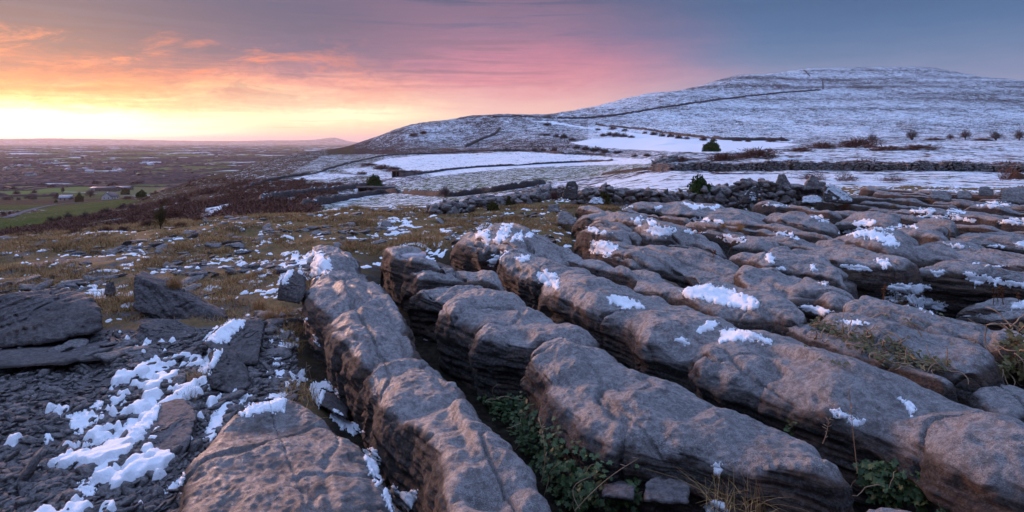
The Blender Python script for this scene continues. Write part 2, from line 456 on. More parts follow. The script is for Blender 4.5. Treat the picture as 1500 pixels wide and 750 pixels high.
M['wall_far'] = mat_rock('field_wall_stone', (0.075, 0.06, 0.06), (0.15, 0.13, 0.13), (0.035, 0.028, 0.03), 0.15, 0.25, 0.25)
M['scrub'] = mat_leaf('bare_twigs', (0.18, 0.085, 0.06), (0.11, 0.06, 0.048), (0.25, 0.125, 0.08), 1.5)
M['hawthorn'] = mat_leaf('grey_twigs', (0.12, 0.08, 0.074), (0.075, 0.052, 0.052), None, 1.5)
M['evergreen'] = mat_leaf('evergreen_leaves', (0.045, 0.072, 0.022), (0.085, 0.10, 0.03), (0.025, 0.04, 0.016), 2.0)
M['olive'] = mat_leaf('olive_leaves', (0.10, 0.085, 0.025), (0.06, 0.055, 0.02), (0.15, 0.10, 0.03), 2.5)
M['ivy'] = mat_leaf('ivy_leaves', (0.03, 0.06, 0.02), (0.06, 0.095, 0.034), (0.14, 0.13, 0.045), 6.0, 1)
M['ivy_brown'] = mat_leaf('dry_ivy_leaves', (0.09, 0.09, 0.025), (0.16, 0.10, 0.035), (0.05, 0.085, 0.03), 9.0, 1)
M['stem'] = mat_leaf('dry_stems', (0.25, 0.16, 0.10), (0.36, 0.25, 0.17), None, 8.0)
M['grass'] = mat_leaf('dry_grass', (0.46, 0.27, 0.12), (0.30, 0.18, 0.085), (0.17, 0.14, 0.055), 1.2)
M['dockstem'] = mat_leaf('rust_stems', (0.20, 0.075, 0.035), (0.13, 0.06, 0.03), None, 8.0)
M['moss'] = mat_leaf('moss', (0.10, 0.105, 0.02), (0.06, 0.07, 0.018), (0.15, 0.13, 0.03), 12.0)

# ------------------------------------------------------------------ terrain
# columns: photo column -> (distance, photo row) of the ground seen there; PL = the plain below
PL = -64.0
def prof(x, pts, ridge_to=None):
    Zs = [0.3]; zs = [-2.0]
    crest = pts[0][0]
    Zs.append(crest * 0.8); zs.append(-2.0)
    for Z, y in pts: Zs.append(Z); zs.append(-(y - HY) * Z / F)
    last = Zs[-1]
    if ridge_to:
        Zs += [last * 1.12, last * 1.7, last * 2.6]; zs += [zs[-1] - 0.01 * last, PL * 0.7 + zs[-1] * 0.3, PL]
    for Z in (3e4, 6e4):
        Zs.append(Z); zs.append(PL)
    return x, np.log(np.array(Zs)), np.array(zs)
PROF = [
    prof(-500, [(11, 370), (40, 370), (100, 355), (200, 340), (450, 318), (700, 291), (1200, 255.7)]),
    prof(0, [(11.2, 368), (40, 362), (100, 345), (200, 330), (480, 305), (700, 290), (1200, 255.7)]),
    prof(120, [(12.2, 355), (40, 350), (100, 335), (200, 320), (450, 303), (700, 289), (1200, 255.7)]),
    prof(229, [(13, 345), (40, 336), (100, 320), (200, 303), (350, 284), (520, 285.5), (760, 283), (1200, 255.7)]),
    prof(300, [(14, 334), (30, 330), (60, 321), (100, 310), (200, 290), (300, 275), (430, 259)], 1),
    prof(400, [(15, 327), (30, 322), (60, 310), (100, 298), (150, 285), (250, 268), (400, 250), (620, 233)], 1),
    prof(450, [(16, 322), (30, 318), (60, 309), (100, 298), (150, 286), (250, 266), (400, 245), (760, 222)], 1),
    prof(508, [(16.5, 316), (60, 311), (100, 300), (150, 287), (250, 264), (400, 243), (600, 230), (900, 214)], 1),
    prof(550, [(17, 314), (60, 311), (100, 300), (150, 287), (190, 279), (250, 263), (300, 252), (400, 240), (600, 226), (920, 201)], 1),
    prof(600, [(17, 312), (60, 308), (100, 296), (150, 280), (190, 270), (250, 258), (330, 246), (450, 232), (600, 220), (950, 184)], 1),
    prof(700, [(18, 307), (40, 305), (60, 300), (100, 285), (150, 269), (250, 252), (350, 240), (450, 227), (600, 215), (800, 192), (1000, 170)], 1),
    prof(760, [(18.5, 304), (40, 297), (60, 290), (100, 276), (150, 262), (250, 249), (350, 237), (450, 223), (600, 207), (800, 188), (1050, 166.5)], 1),
    prof(850, [(19, 300), (40, 285), (60, 278), (100, 267), (150, 257), (250, 246), (350, 235), (450, 216), (600, 202), (800, 186), (1350, 162)], 1),
    prof(1000, [(19, 300), (30, 277), (42, 263), (60, 250), (100, 238), (200, 222), (350, 212), (500, 201), (800, 181), (1750, 137)], 1),
    prof(1100, [(19, 299), (30, 275), (45, 257), (60, 249), (100, 236), (200, 218), (350, 209.5), (500, 200), (800, 178), (1200, 150), (1900, 112)], 1),
    prof(1190, [(19, 297), (30, 273), (45, 256), (60, 248), (100, 235), (200, 215), (350, 207), (500, 199.5), (800, 177), (1200, 148), (1700, 117), (2050, 101)], 1),
    prof(1340, [(19, 297), (30, 273), (45, 256), (60, 248), (100, 234), (200, 212), (350, 205.5), (500, 198), (800, 175), (1200, 146), (1700, 115), (2050, 100.5)], 1),
    prof(1500, [(19, 298), (30, 274), (45, 257), (60, 248), (100, 232), (250, 207), (350, 203), (500, 196), (800, 177), (1200, 151), (1900, 121)], 1),
    prof(2000, [(19, 298), (30, 274), (45, 257), (60, 248), (100, 232), (250, 207), (350, 204), (500, 200), (1000, 185), (1900, 165)], 1),
]
_PX = np.array([p[0] for p in PROF], float)
UA = R(-24.4)   # azimuth of the joints in the pavement
UU = np.array([math.sin(UA), math.cos(UA)]); UV = np.array([math.cos(UA), -math.sin(UA)])

def smooth_profile():
    lz = np.linspace(math.log(0.3), math.log(6e4), 900)
    T = np.stack([pchip(p[1], p[2], lz) for p in PROF], 0)
    xs = np.linspace(-500, 2000, 501)
    T = pchip(_PX, T, xs)
    k = np.array([1, 4, 8, 10, 8, 4, 1.0]); k /= k.sum()
    pad = np.pad(T, ((8, 8), (0, 0)), mode='edge')
    for _ in range(2):
        pad = np.apply_along_axis(lambda c: np.convolve(c, k, 'same'), 0, pad)
    return xs, lz, pad[8:-8]
_XS, _LZ, _T = smooth_profile()

def base_z(x, Z):
    fx = np.clip((np.asarray(x, float) - _XS[0]) / (_XS[1] - _XS[0]), 0, len(_XS) - 1.001)
    fz = np.clip((np.log(Z) - _LZ[0]) / (_LZ[1] - _LZ[0]), 0, len(_LZ) - 1.001)
    i = fx.astype(int); j = fz.astype(int); a = fx - i; b = fz - j
    return (_T[i, j] * (1 - a) + _T[i + 1, j] * a) * (1 - b) + (_T[i, j + 1] * (1 - a) + _T[i + 1, j + 1] * a) * b

def pave_mask(X, Y):
    u = X * UU[0] + Y * UU[1]; v = X * UV[0] + Y * UV[1]
    return sstep(0.35, 0.8, v + 0.25 * noise3(X * .7, Y * .7, 3.3)) * sstep(0, 1.2, (16.8 + 0.12 * v + 5.5 * sstep(1215, 1300, HX + F * X / np.maximum(Y, .3)) - Y) + 0.6 * noise3(X * .5, Y * .5, 1)) * sstep(-0.8, 0.8, v - 0.42 * (u - 5.5)) * (1 - sstep(10.8, 12.5, Y) * (1 - sstep(800, 870, HX + F * X / np.maximum(Y, .3))))

def ground_z(X, Y):
    X = np.asarray(X, float); Y = np.maximum(np.asarray(Y, float), 0.35)
    x = HX + F * X / Y
    z = base_z(x, Y)
    near = 1 - sstep(14, 30, Y)
    z = z + (-0.02 * sstep(6.5, 10, Y) - 0.18) * pave_mask(X, Y) * near * (1 - 0.0 * Y)
    z = z + near * (0.06 * noise3(X * .9, Y * .9, .5) + 0.035 * noise3(X * 2.7, Y * 2.7, 4.5) + 0.012 * noise3(X * 9, Y * 9, 8.5))
    mid = sstep(14, 30, Y)
    sc = np.clip(Y, 10, 3000)
    z = z + mid * 0.0022 * sc * (noise3(X / sc * 9, np.log(Y) * 9, 2.2) + 0.6 * noise3(X / sc * 25, np.log(Y) * 25, 7.2))
    # limestone terraces on the hills
    hill = sstep(350, 700, Y) * sstep(520, 640, x) * sstep(-8, 20, z)
    tz = z + 3.0 * noise3(X / 160, Y / 160, 0.3)
    z = z + hill * (2.6 * np.sin(tz / 13 * 2 * math.pi) / (2 * math.pi) * 2.0 + 1.3 * noise3(X / 9, Y / 9, z / 4))
    # rough scrub banks on the left and low rocky ground under the far hill
    z = z + sstep(25, 60, Y) * (1 - sstep(300, 500, Y)) * (1 - sstep(380, 470, x)) * 0.8 * noise3(X / 7, Y / 7, 5.1)
    # far ridge on the horizon
    fr = np.exp(-((Y - 23000) / 2600.0) ** 2) * (1 - 0.55 * sstep(0, 420, x) - 0.25 * sstep(420, 560, x))
    z = z + fr * (190 + 430 * np.exp(-((x - 490) / 20.0) ** 2) + 120 * np.exp(-((x - 462) / 34.0) ** 2) + 70 * np.exp(-((x - 395) / 30.0) ** 2) + 45 * noise3(x / 130.0, 0.4, 0.2) + 14 * noise3(x / 22.0, 0.9, 0.7))
    return z

def ray_ground(px, py, z0=6.0):
    Zs = np.exp(np.linspace(math.log(z0), math.log(30000), 2600))
    X = (px - HX) * Zs / F
    y = HY - F * ground_z(X, Zs) / Zs
    k = np.argmax(y <= py)
    return np.array([X[k], Zs[k], ground_z(X[k], Zs[k])])

def terrain_cover(x, Z, y, X):
    """what covers the ground: snow, grass, heather amounts"""
    n = len(x)
    snow = np.full(n, 0.45); grass = np.zeros(n)
    pl = (x < 520) & (Z > 430); snow[pl] = -0.15; grass[pl] = 0.9; rock = np.full(n, 0.5)
    def setp(poly, s, g, r, zr=(0, 1e9), soft=None):
        k = in_poly(x + 3.0 * noise3(x / 14, y / 5, 1.1), y + 0.9 * noise3(x / 14, y / 5, 5.1), poly) & (Z > zr[0]) & (Z < zr[1])
        snow[k] = s; grass[k] = g; rock[k] = r
    big = (x > 735) & (Z > 450)
    snow[big] = 0.51; rock[big] = 0.6
    band = (y > 112) & (y < 131) & (x > 960); snow[band] -= 0.05
    snow[(y > 122) & (y < 129) & (x > 1240)] -= 0.07
    left = (x > 480) & (x <= 880) & (y < 226) & (Z > 380) & (x < 740 + (226 - y) * 1.0 + 20)
    snow[left] = 0.31
    snow[(x > 620) & (x < 860) & (y > 176) & (y < 226) & (Z > 300)] = 0.36
    spur = (x <= 520) & (y < 300) & (Z > 180) & (Z < 1500)
    grass[spur] = 0.15; snow[spur] = -0.10; rock[spur] = 0.15
    snow[spur & (x > 380)] = 0.12
    snow[spur & (y > 226 + (430 - x) * 0.15) & (y < 262) & (x > 330)] = 0.20
    scr = (x < 470) & (y >= 262) & (Z < 420) & (Z > 10)
    snow[scr] = 0.10; rock[scr] = 0.0
    setp([(470, 228), (560, 226), (560, 262), (470, 275), (400, 270)], 0.36, 0.35, 0.2, (150, 700))
    setp([(380, 265), (470, 262), (480, 285), (380, 300)], 0.30, 0.5, 0.0, (50, 420))
    # the green field and strips on the lower left
    setp([(-300, 345), (-300, 300), (0, 318), (60, 309), (130, 296), (182, 292), (206, 293.5), (175, 303), (110, 317), (40, 334), (-60, 352)], -0.12, 1.0, 0, (100, 680))
    setp([(-200, 362), (-60, 350), (45, 334), (90, 322), (160, 310), (205, 300), (225, 310), (150, 335), (60, 350), (0, 366)], 0.18, 0.3, 0.1, (14, 420))
    setp([(285, 322), (300, 306), (335, 298), (345, 302), (320, 315), (300, 330)], 0.62, 0.2, 0, (25, 300))
    # walled fields
    setp([(545, 239), (560, 234), (620, 227), (760, 222), (960, 234), (1000, 236), (940, 240), (800, 244), (700, 251), (640, 257), (600, 251), (585, 245)], 0.80, 0.35, 0.1, (120, 700))
    setp([(575, 276), (600, 268), (640, 259), (720, 251), (800, 246), (930, 241), (985, 236), (960, 248), (900, 256), (800, 268), (740, 282), (700, 286), (590, 285)], 0.40, 0.95, 0, (50, 520))
    setp([(440, 318), (470, 300), (520, 292), (570, 285), (590, 284), (700, 290), (720, 300), (700, 312), (560, 322)], 0.46, 0.9, 0, (18, 260))
    setp([(440, 318), (455, 307), (485, 304), (505, 305), (480, 314), (460, 322)], 0.25, 1.0, 0, (18, 200))
    setp([(500, 249), (520, 245), (545, 246), (570, 254), (592, 262), (560, 262), (520, 255)], 0.62, 0.4, 0, (120, 600))
    setp([(428, 262), (470, 253), (530, 257), (480, 263)], 0.66, 0.3, 0, (120, 600))
    setp([(860, 272), (900, 263), (960, 254), (1100, 256), (2200, 252), (2200, 275), (1000, 278)], 0.72, 0.5, 0.1, (22, 75))
    setp([(780, 177), (812, 178), (850, 185), (930, 195), (1000, 204), (1130, 208), (1170, 211), (1100, 222), (1040, 224), (880, 217), (836, 209), (870, 203), (925, 200), (850, 187)], 1.0, 0.0, 0, (150, 900))
    setp([(1000, 203), (1160, 205), (1160, 208), (1000, 206)], 0.95, 0.0, 0, (150, 900))
    setp([(1080, 238), (1120, 226), (1180, 219), (1320, 210), (1420, 206), (2200, 204), (2200, 238)], 0.60, 0.1, 0.1, (52, 420))
    zt = -(y - HY) * Z / F
    drift = 0.16 * noise3(zt / 11, X / 700, .3) + 0.12 * noise3(X / 75, Z / 260, 2.2) + .08 * noise3(X / 22, Z / 60, 5.2) - .22 * np.maximum(0, noise3(zt / 17, X / 1500, 7.3) - .28) * 3
    hillk = big | left
    snow[hillk & (snow < .9)] += drift[hillk & (snow < .9)]
    return snow, grass, rock

def mat_terrain():
    m, nt, b = nodes('hillside'); b.inputs['Specular IOR Level'].default_value = 0.0; s = NB(nt); p = s.pos()
    snow, grass, rock, plain = s.attr('snow'), s.attr('grass'), s.attr('rock'), s.attr('plain')
    n1 = s.noise(p, 0.09, 9, 0.72); n2 = s.noise(p, 0.9, 6, 0.7); n3 = s.noise(p, 0.02, 5, 0.6)
    heath = s.mix(s.map(n2, 0.35, 0.65), (0.09, 0.046, 0.038), (0.14, 0.074, 0.054))
    heath = s.mix(s.map(n3, 0.45, 0.62, 0, 0.6), heath, (0.085, 0.066, 0.032))
    stone = s.mix(s.map(n2, 0.35, 0.65), (0.036, 0.031, 0.034), (0.085, 0.073, 0.076))
    turf = s.mix(s.map(n2, 0.3, 0.7), (0.06, 0.08, 0.022), (0.095, 0.105, 0.034))
    turf = s.mix(s.map(n3, 0.4, 0.6, 0, 0.7), turf, (0.12, 0.105, 0.042))
    col = s.mix(rock, heath, stone); col = s.mix(grass, col, turf)
    # plain: patchwork of fields between hedges
    q = s.scale3(p, 1 / 150.0, 1 / 95.0, 0.0)
    qd = s.n('ShaderNodeVectorMath'); qd.operation = 'ADD'
    nd = s.n('ShaderNodeTexNoise'); s.put(nd.inputs['Vector'], s.scale3(p, 0.004, 0.004, 0)); nd.inputs['Scale'].default_value = 1.0
    s.put(qd.inputs[0], q); s.put(qd.inputs[1], nd.outputs['Color'])
    vc = s.n('ShaderNodeTexVoronoi'); s.put(vc.inputs['Vector'], qd.outputs[0]); vc.inputs['Scale'].default_value = 1.0; vc.distance = 'MANHATTAN'
    sx = s.n('ShaderNodeSeparateColor'); s.put(sx.inputs[0], vc.outputs['Color'])
    fld = s.ramp(sx.outputs[0], [(0.0, (0.12, 0.10, 0.06)), (0.25, (0.17, 0.20, 0.065)), (0.5, (0.15, 0.11, 0.08)), (0.65, (0.28, 0.26, 0.11)), (0.85, (0.12, 0.13, 0.05))])
    fsnow = s.math('MULTIPLY', s.map(sx.outputs[1], 0.70, 0.72), s.map(s.noise(p, 0.012, 6, 0.7), 0.42, 0.52))
    col = s.mix(plain, col, s.mix(fsnow, fld, (0.62, 0.63, 0.68)))
    thr = s.math('SUBTRACT', 1.0, snow)
    n5 = s.noise(p, 2.6, 4, 0.75)
    ka = s.math('MULTIPLY', s.math('SUBTRACT', n5, 0.5), s.math('MULTIPLY', grass, 2.2))
    kb = s.math('MULTIPLY', s.math('MULTIPLY', s.math('SUBTRACT', n1, 0.5), 1.7), s.math('SUBTRACT', 1.0, s.math('MULTIPLY', grass, 0.7)))
    k = s.math('ADD', s.math('ADD', ka, kb), s.math('MULTIPLY', s.math('SUBTRACT', n2, 0.5), 2.0))
    n4 = s.noise(p, 0.5, 6, 0.8)
    k = s.math('ADD', k, s.math('MULTIPLY', s.math('SUBTRACT', n4, 0.5), 2.7))
    k = s.math('ADD', k, 0.5)
    f = s.map(s.math('SUBTRACT', k, thr), -0.06, 0.07)
    f = s.math('MAXIMUM', f, s.map(snow, 0.9, 0.98))
    f = s.math('MULTIPLY', f, s.math('SUBTRACT', 1.0, plain))
    col = s.mix(f, col, (0.82, 0.84, 0.88))
    s.put(b.inputs['Base Color'], col)
    s.put(b.inputs['Normal'], s.bump(s.math('ADD', n2, s.math('MULTIPLY', n1, 3.0)), 0.8, 0.7))
    return m

def mat_ground():
    m, nt, b = nodes('stony_ground'); b.inputs['Specular IOR Level'].default_value = 0.03; s = NB(nt); p = s.pos()
    pave, scree = s.attr('pave'), s.attr('scree')
    n1 = s.noise(p, 1.6, 6, 0.65, 0.4); n2 = s.noise(p, 14, 6, 0.7); n3 = s.noise(p, 70, 4, 0.7)
    turf = s.mix(s.map(n2, 0.35, 0.65), (0.24, 0.145, 0.07), (0.15, 0.10, 0.05))
    turf = s.mix(s.map(n1, 0.5, 0.64, 0, 0.8), turf, (0.085, 0.085, 0.03))
    stone = s.mix(s.map(n2, 0.35, 0.65), (0.11, 0.094, 0.094), (0.20, 0.175, 0.172))
    col = s.mix(s.map(s.math('ADD', scree, s.math('MULTIPLY', s.math('SUBTRACT', n1, 0.5), 1.6)), 0.4, 0.6), turf, stone)
    shaded_soil = s.mix(s.map(n2, 0.4, 0.6), (0.022, 0.018, 0.014), (0.045, 0.036, 0.026))  # dark earth, lowered further to put the gaps' deep shade into the colour
    col = s.mix(pave, col, shaded_soil)
    s.put(b.inputs['Base Color'], col)
    s.put(b.inputs['Normal'], s.bump(s.math('ADD', n2, s.math('MULTIPLY', n3, 0.4)), 0.05, 0.8))
    return m

def scree_mask(X, Y):
    x = HX + F * X / Y; y = HY - F * (-2.0) / Y
    a = sstep(455, 500, y - (x - 100) * 0.02) * (1 - sstep(400, 470, x))
    b = 0.42 * sstep(330, 380, y)
    return np.maximum(a, b)

def build_terrain():
    ZC = 30.0
    # near ground, one sheet with the hills behind it (they share the row at ZC)
    xs = np.linspace(-500, 2000, 900)
    def block(Zs):
        ZZ, xx = np.meshgrid(Zs, xs, indexing='ij')
        X = (xx - HX) * ZZ / F
        z = ground_z(X.ravel(), ZZ.ravel())
        return X.ravel(), ZZ.ravel(), z, xx.ravel()
    Zn = np.exp(np.linspace(math.log(0.9), math.log(ZC), 620))
    X, Z, z, xx = block(Zn)
    v = np.stack([X, Z, z], -1)
    me = mesh_np('ground', v, grid_faces(len(Zn), len(xs)), {'pave': pave_mask(X, Z), 'scree': scree_mask(X, Z)})
    link('ground', me, mat_ground(), kind='structure')
    Zf = np.exp(np.concatenate([np.linspace(math.log(ZC), math.log(2600), 760), np.linspace(math.log(2600), math.log(42000), 200)[1:]]))
    X, Z, z, xx = block(Zf)
    y = HY - F * z / Z
    sn, gr, ro = terrain_cover(xx, Z, y, X)
    plain = (sstep(640, 760, Z) * (1 - sstep(PL + 4, PL + 9, z)) + sstep(5000, 8000, Z)).clip(0, 1)
    me = mesh_np('hills', np.stack([X, Z, z], -1), grid_faces(len(Zf), len(xs)), {'snow': sn, 'grass': gr, 'rock': ro, 'plain': plain})
    link('hills', me, mat_terrain(), kind='structure')
build_terrain()

# ------------------------------------------------------------------ air
def build_haze():
    m = bpy.data.materials.new('haze'); m.use_nodes = True; nt = m.node_tree; nt.nodes.clear()
    o = nt.nodes.new('ShaderNodeOutputMaterial'); v = nt.nodes.new('ShaderNodeVolumePrincipled')
    v.inputs['Color'].default_value = (0.95, 0.80, 0.88, 1); v.inputs['Density'].default_value = 0.000032; v.inputs['Anisotropy'].default_value = 0.35
    nt.links.new(v.outputs[0], o.inputs['Volume'])
    vv = np.array([(x, y, z) for z in (-90, 330) for y in (-3000, 44000) for x in (-70000, 70000)], float)
    ff = np.array([(0, 2, 3, 1), (4, 5, 7, 6), (0, 1, 5, 4), (2, 6, 7, 3), (0, 4, 6, 2), (1, 3, 7, 5)])
    link('haze', mesh_np('haze', vv, ff, smooth=False), m, kind='stuff', label='thin purple haze over the far plain', cat='haze')
build_haze()

# ------------------------------------------------------------------ limestone pavement
FOOT = np.zeros((420, 420), bool)   # occupied cells in (u, v), 0.06 m each, offset (-3, -2)
def cell(u, v): return int((u + 3) / 0.06), int((v + 2) / 0.06)

def loft_rock(st, top=-1.6, floor=None, n=3.4, crown=0.05, under=0.10, rough=1.0, seed=0, endr=0.24, dens=1.0, dips=(), strata=1.0, mark=True, tilt=0.0):
    """one limestone block: stations (xL,yL,xR,yR) are photo pixels of its two rims from the far end to the near end"""
    st = np.array(st, float)
    if top == -1.6 and st[:, 1].mean() < 400: top = -1.62 + 0.11 * math.sin(seed * 12.9898)
    PLm = unp(st[:, 0], st[:, 1], top)[:, :2]; PRm = unp(st[:, 2], st[:, 3], top)[:, :2]
    mid = (PLm + PRm) / 2
    s = np.concatenate([[0], np.cumsum(np.linalg.norm(np.diff(mid, axis=0), axis=1))])
    Zm = mid[:, 1].mean()
    step = np.clip(1.9 * max(Zm, 1.5) / F / dens, 0.004, 0.04)
    wid = np.linalg.norm(PLm - PRm, axis=1).mean()
    farq = float(sstep(5.5, 8.0, Zm)); ex = 0.08 + 0.16 * farq; endr = endr + 0.45 * farq if endr > .15 else endr; pe = 3.0 - 0.6 * farq
    Lt = s[-1] + 2 * ex * wid
    er = min(endr * wid + 0.1, 0.46 * Lt)
    nt = int(np.clip(Lt / (step * 1.3), 24, 520))
    # denser rows where the ends round off
    q = np.linspace(0, 1, nt)
    tt = q - 0.10 * np.sin(2 * math.pi * q) / (2 * math.pi) * 0 
    edge = 0.5 - 0.5 * np.cos(math.pi * q)
    mixw = min(0.7, 1.2 * er / Lt + 0.15)
    t = ((1 - mixw) * q + mixw * edge) * Lt - ex * wid
    ts = np.clip(t, 0, s[-1])
    A = catmull(s, PLm, ts); B = catmull(s, PRm, ts)
    over = (t - ts)[:, None]
    dirA = (mid[1] - mid[0]) / max(np.linalg.norm(mid[1] - mid[0]), 1e-6); dirB = (mid[-1] - mid[-2]) / max(np.linalg.norm(mid[-1] - mid[-2]), 1e-6)
    ext = np.where(over < 0, over * dirA, over * dirB)
    A = A + ext; B = B + ext
    d = np.minimum(t + ex * wid, Lt - ex * wid - t)
    e = np.clip(d / er, 0, 1)
    prof_ = (1 - (1 - e) ** pe) ** (1 / pe)
    zfl = floor
    if zfl is None:
        zfl = float(ground_z(np.array([mid[:, 0].mean()]), np.array([mid[:, 1].mean()]))[0]) - 0.06
    H = top + crown - zfl
    # cross-section, resampled evenly
    n = n + 0.9 * farq; under = under + .08 * farq
    ph = np.linspace(math.pi, 0, 721)
    hw0 = wid / 2
    cx = np.sign(np.cos(ph)) * np.abs(np.cos(ph)) ** (2 / n); cz = np.sin(ph) ** (2 / n)
    arc = np.concatenate([[0], np.cumsum(np.hypot(np.diff(cx * hw0), np.diff(cz * H)))])
    nc = int(np.clip(arc[-1] / step, 26, 560))
    w = np.linspace(0, arc[-1], nc)
    cx = np.interp(w, arc, cx); cz = np.interp(w, arc, cz)
    # scalloped rims
    ul = t + 3.1 * seed
    A = A + (B - A) * (0.10 * noise3(ul * 1.5, seed, .2) + 0.03 * noise3(ul * 5.5, seed, 4.2))[:, None]
    B = B + (A - B) * (0.10 * noise3(ul * 1.4, seed, 8.2) + 0.03 * noise3(ul * 5.1, seed, 12.2))[:, None]
    B = B + (A - B) * 0.17 * farq
    C = (A + B) / 2; D = (B - A) / 2
    und = 1 - under * (1 - cz) ** 2 + (0.06 - 0.05 * farq) / max(hw0, 0.15)
    pw = prof_[:, None]
    x = C[:, None, 0] + D[:, None, 0] * (cx * und)[None, :] * pw
    y = C[:, None, 1] + D[:, None, 1] * (cx * und)[None, :] * pw
    hz = (H * (0.12 + 0.88 * prof_))[:, None]
    z = zfl + hz * cz[None, :] + np.zeros_like(x)
    z = z + tilt * (cx[None, :] * hw0) * cz[None, :]
    P = np.stack([x, y, z], -1)
    def normals(P):
        a = np.gradient(P, axis=0); b = np.gradient(P, axis=1)
        nn = np.cross(b, a); l = np.linalg.norm(nn, axis=2, keepdims=True)
        return nn / np.maximum(l, 1e-9)
    N = normals(P)
    if (N[..., 2] * cz[None, :]).mean() < 0: N = -N
    nx, ny = UU[0], UU[1]
    o = seed * 7.31
    X, Y, Zc = P[..., 0], P[..., 1], P[..., 2]
    U = X * UU[0] + Y * UU[1]; V = X * UV[0] + Y * UV[1]
    topness = sstep(0.35, 0.9, N[..., 2]); side = 1 - topness
    k = rough * min(1.0, hw0 / 0.3 + 0.35)
    # broad swells, then scalloped runnels that cross the block and notch its rims
    tw = 0.30 + 0.70 * topness
    dsp = 0.085 * k * noise3(U * 0.9, V * 1.3, o) + 0.060 * k * tw * noise3(U * 2.0, V * 1.7, o + 3)
    run = noise3(U * 1.7 + 0.4 * noise3(U, V, o + 1), V * 0.7, o + 9)
    dsp = dsp - 0.15 * k * np.maximum(run - 0.10, 0) * (0.55 + 0.45 * np.abs(cx[None, :])) * (0.35 + 0.65 * cz[None, :])
    dsp = dsp + 0.020 * k * noise3(U * 6, V * 7, Zc * 6 + o) + 0.009 * k * noise3(X * 15, Y * 15, Zc * 15 + o) + 0.006 * noise3(X * 34, Y * 34, Zc * 34 + o)
    pit = noise3(X * 9, Y * 9, Zc * 9 + o + 4)
    dsp = dsp - 0.045 * k * np.maximum(pit - 0.30, 0) - 0.05 * k * side * np.maximum(noise3(X * 3.4, Y * 3.4, Zc * 4.5 + o + 8) - .2, 0)
    tn = noise3(U * 0.75, V * 1.5, o + 30) + 0.25 * noise3(U * 3, V * 4, o + 31)
    dsp = dsp + 0.030 * k * np.tanh(tn * 13) * (0.35 + 0.65 * topness)
    cn = noise3(U * 1.0 + 0.25 * noise3(U * 3, V * 3, o + 22), V * 0.45, o + 20)
    dsp = dsp - 0.055 * k * np.maximum(0, 1 - np.abs(cn - 0.05) / 0.022)
    cn2 = noise3(U * 0.35 + .2 * noise3(U * 2, V * 2, o + 23), V * 2.4, o + 24)
    dsp = dsp - 0.030 * k * topness * np.maximum(0, 1 - np.abs(cn2 + .1) / 0.03)
    dsp = dsp - 0.055 * min(1, hw0 * 2.5) * side * sstep(0.66, 0.56, cz[None, :] + 0.16 * noise3(U * 1.2, V * .5, o + 33))
    dsp = dsp - 0.13 * farq * topness * np.maximum(0, 1 - np.abs(noise3(U * 0.30 + .15 * noise3(U * 2, V * 2, o + 23), V * 2.6, o + 41)) / 0.10)
    # bedding on the flanks
    hb = Zc + 0.03 * noise3(X * 1.1, Y * 1.1, o + 2) + 0.04 * (X * 0.3 - Y * 0.2)
    lam = np.abs(noise3(X * 0.7, Y * 0.7, hb * 22 + o + 15))
    bed = -0.022 * np.maximum(0, 1 - lam / .10) + 0.022 * noise3(X * 0.8, Y * 0.8, hb * 7 + o) + 0.022 * noise3(X * 1.8, Y * 1.8, hb * 26 + o) + 0.016 * noise3(X * 4, Y * 4, hb * 55 + o) + 0.012 * noise3(X * 8, Y * 8, hb * 30 + o)
    crack = -0.030 * np.maximum(0, 1 - np.abs(noise3(X * 1.3, Y * 1.3, hb * 16 + o + 5)) / 0.10)
    low = 0.45 + 0.55 * sstep(0.75, 0.2, (cz[None, :] + 0 * X)) if False else 0.5 + 0.5 * (1 - cz[None, :]) ** 0.5
    dsp = dsp + 0.75 * strata * side * low * (bed + crack) * min(1.0, 0.5 + hw0)
    dsp = dsp * (0.25 + 0.75 * pw ** 0.5)
    P = P + N * dsp[..., None]
    for (px, py, r, dep) in dips:
        c = unp(px, py, top)
        g = np.exp(-(((P[..., 0] - c[0]) ** 2 + (P[..., 1] - c[1]) ** 2) / r ** 2))
        P[..., 2] -= dep * g
    if mark:
        for i in range(0, nt, max(1, nt // 60)):
            for f in np.linspace(-1.05, 1.05, 14):
                p = C[i] + D[i] * f
                a, b = cell(p @ UU, p @ UV)
                if 0 <= a < 420 and 0 <= b < 420: FOOT[a, b] = True
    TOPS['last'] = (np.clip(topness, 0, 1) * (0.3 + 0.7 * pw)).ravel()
    return P.reshape(-1, 3), grid_faces(nt, nc)
TOPS = {}

G_NEAR = 'long limestone blocks of the near pavement'
G_FAR = 'low limestone blocks of the far pavement'
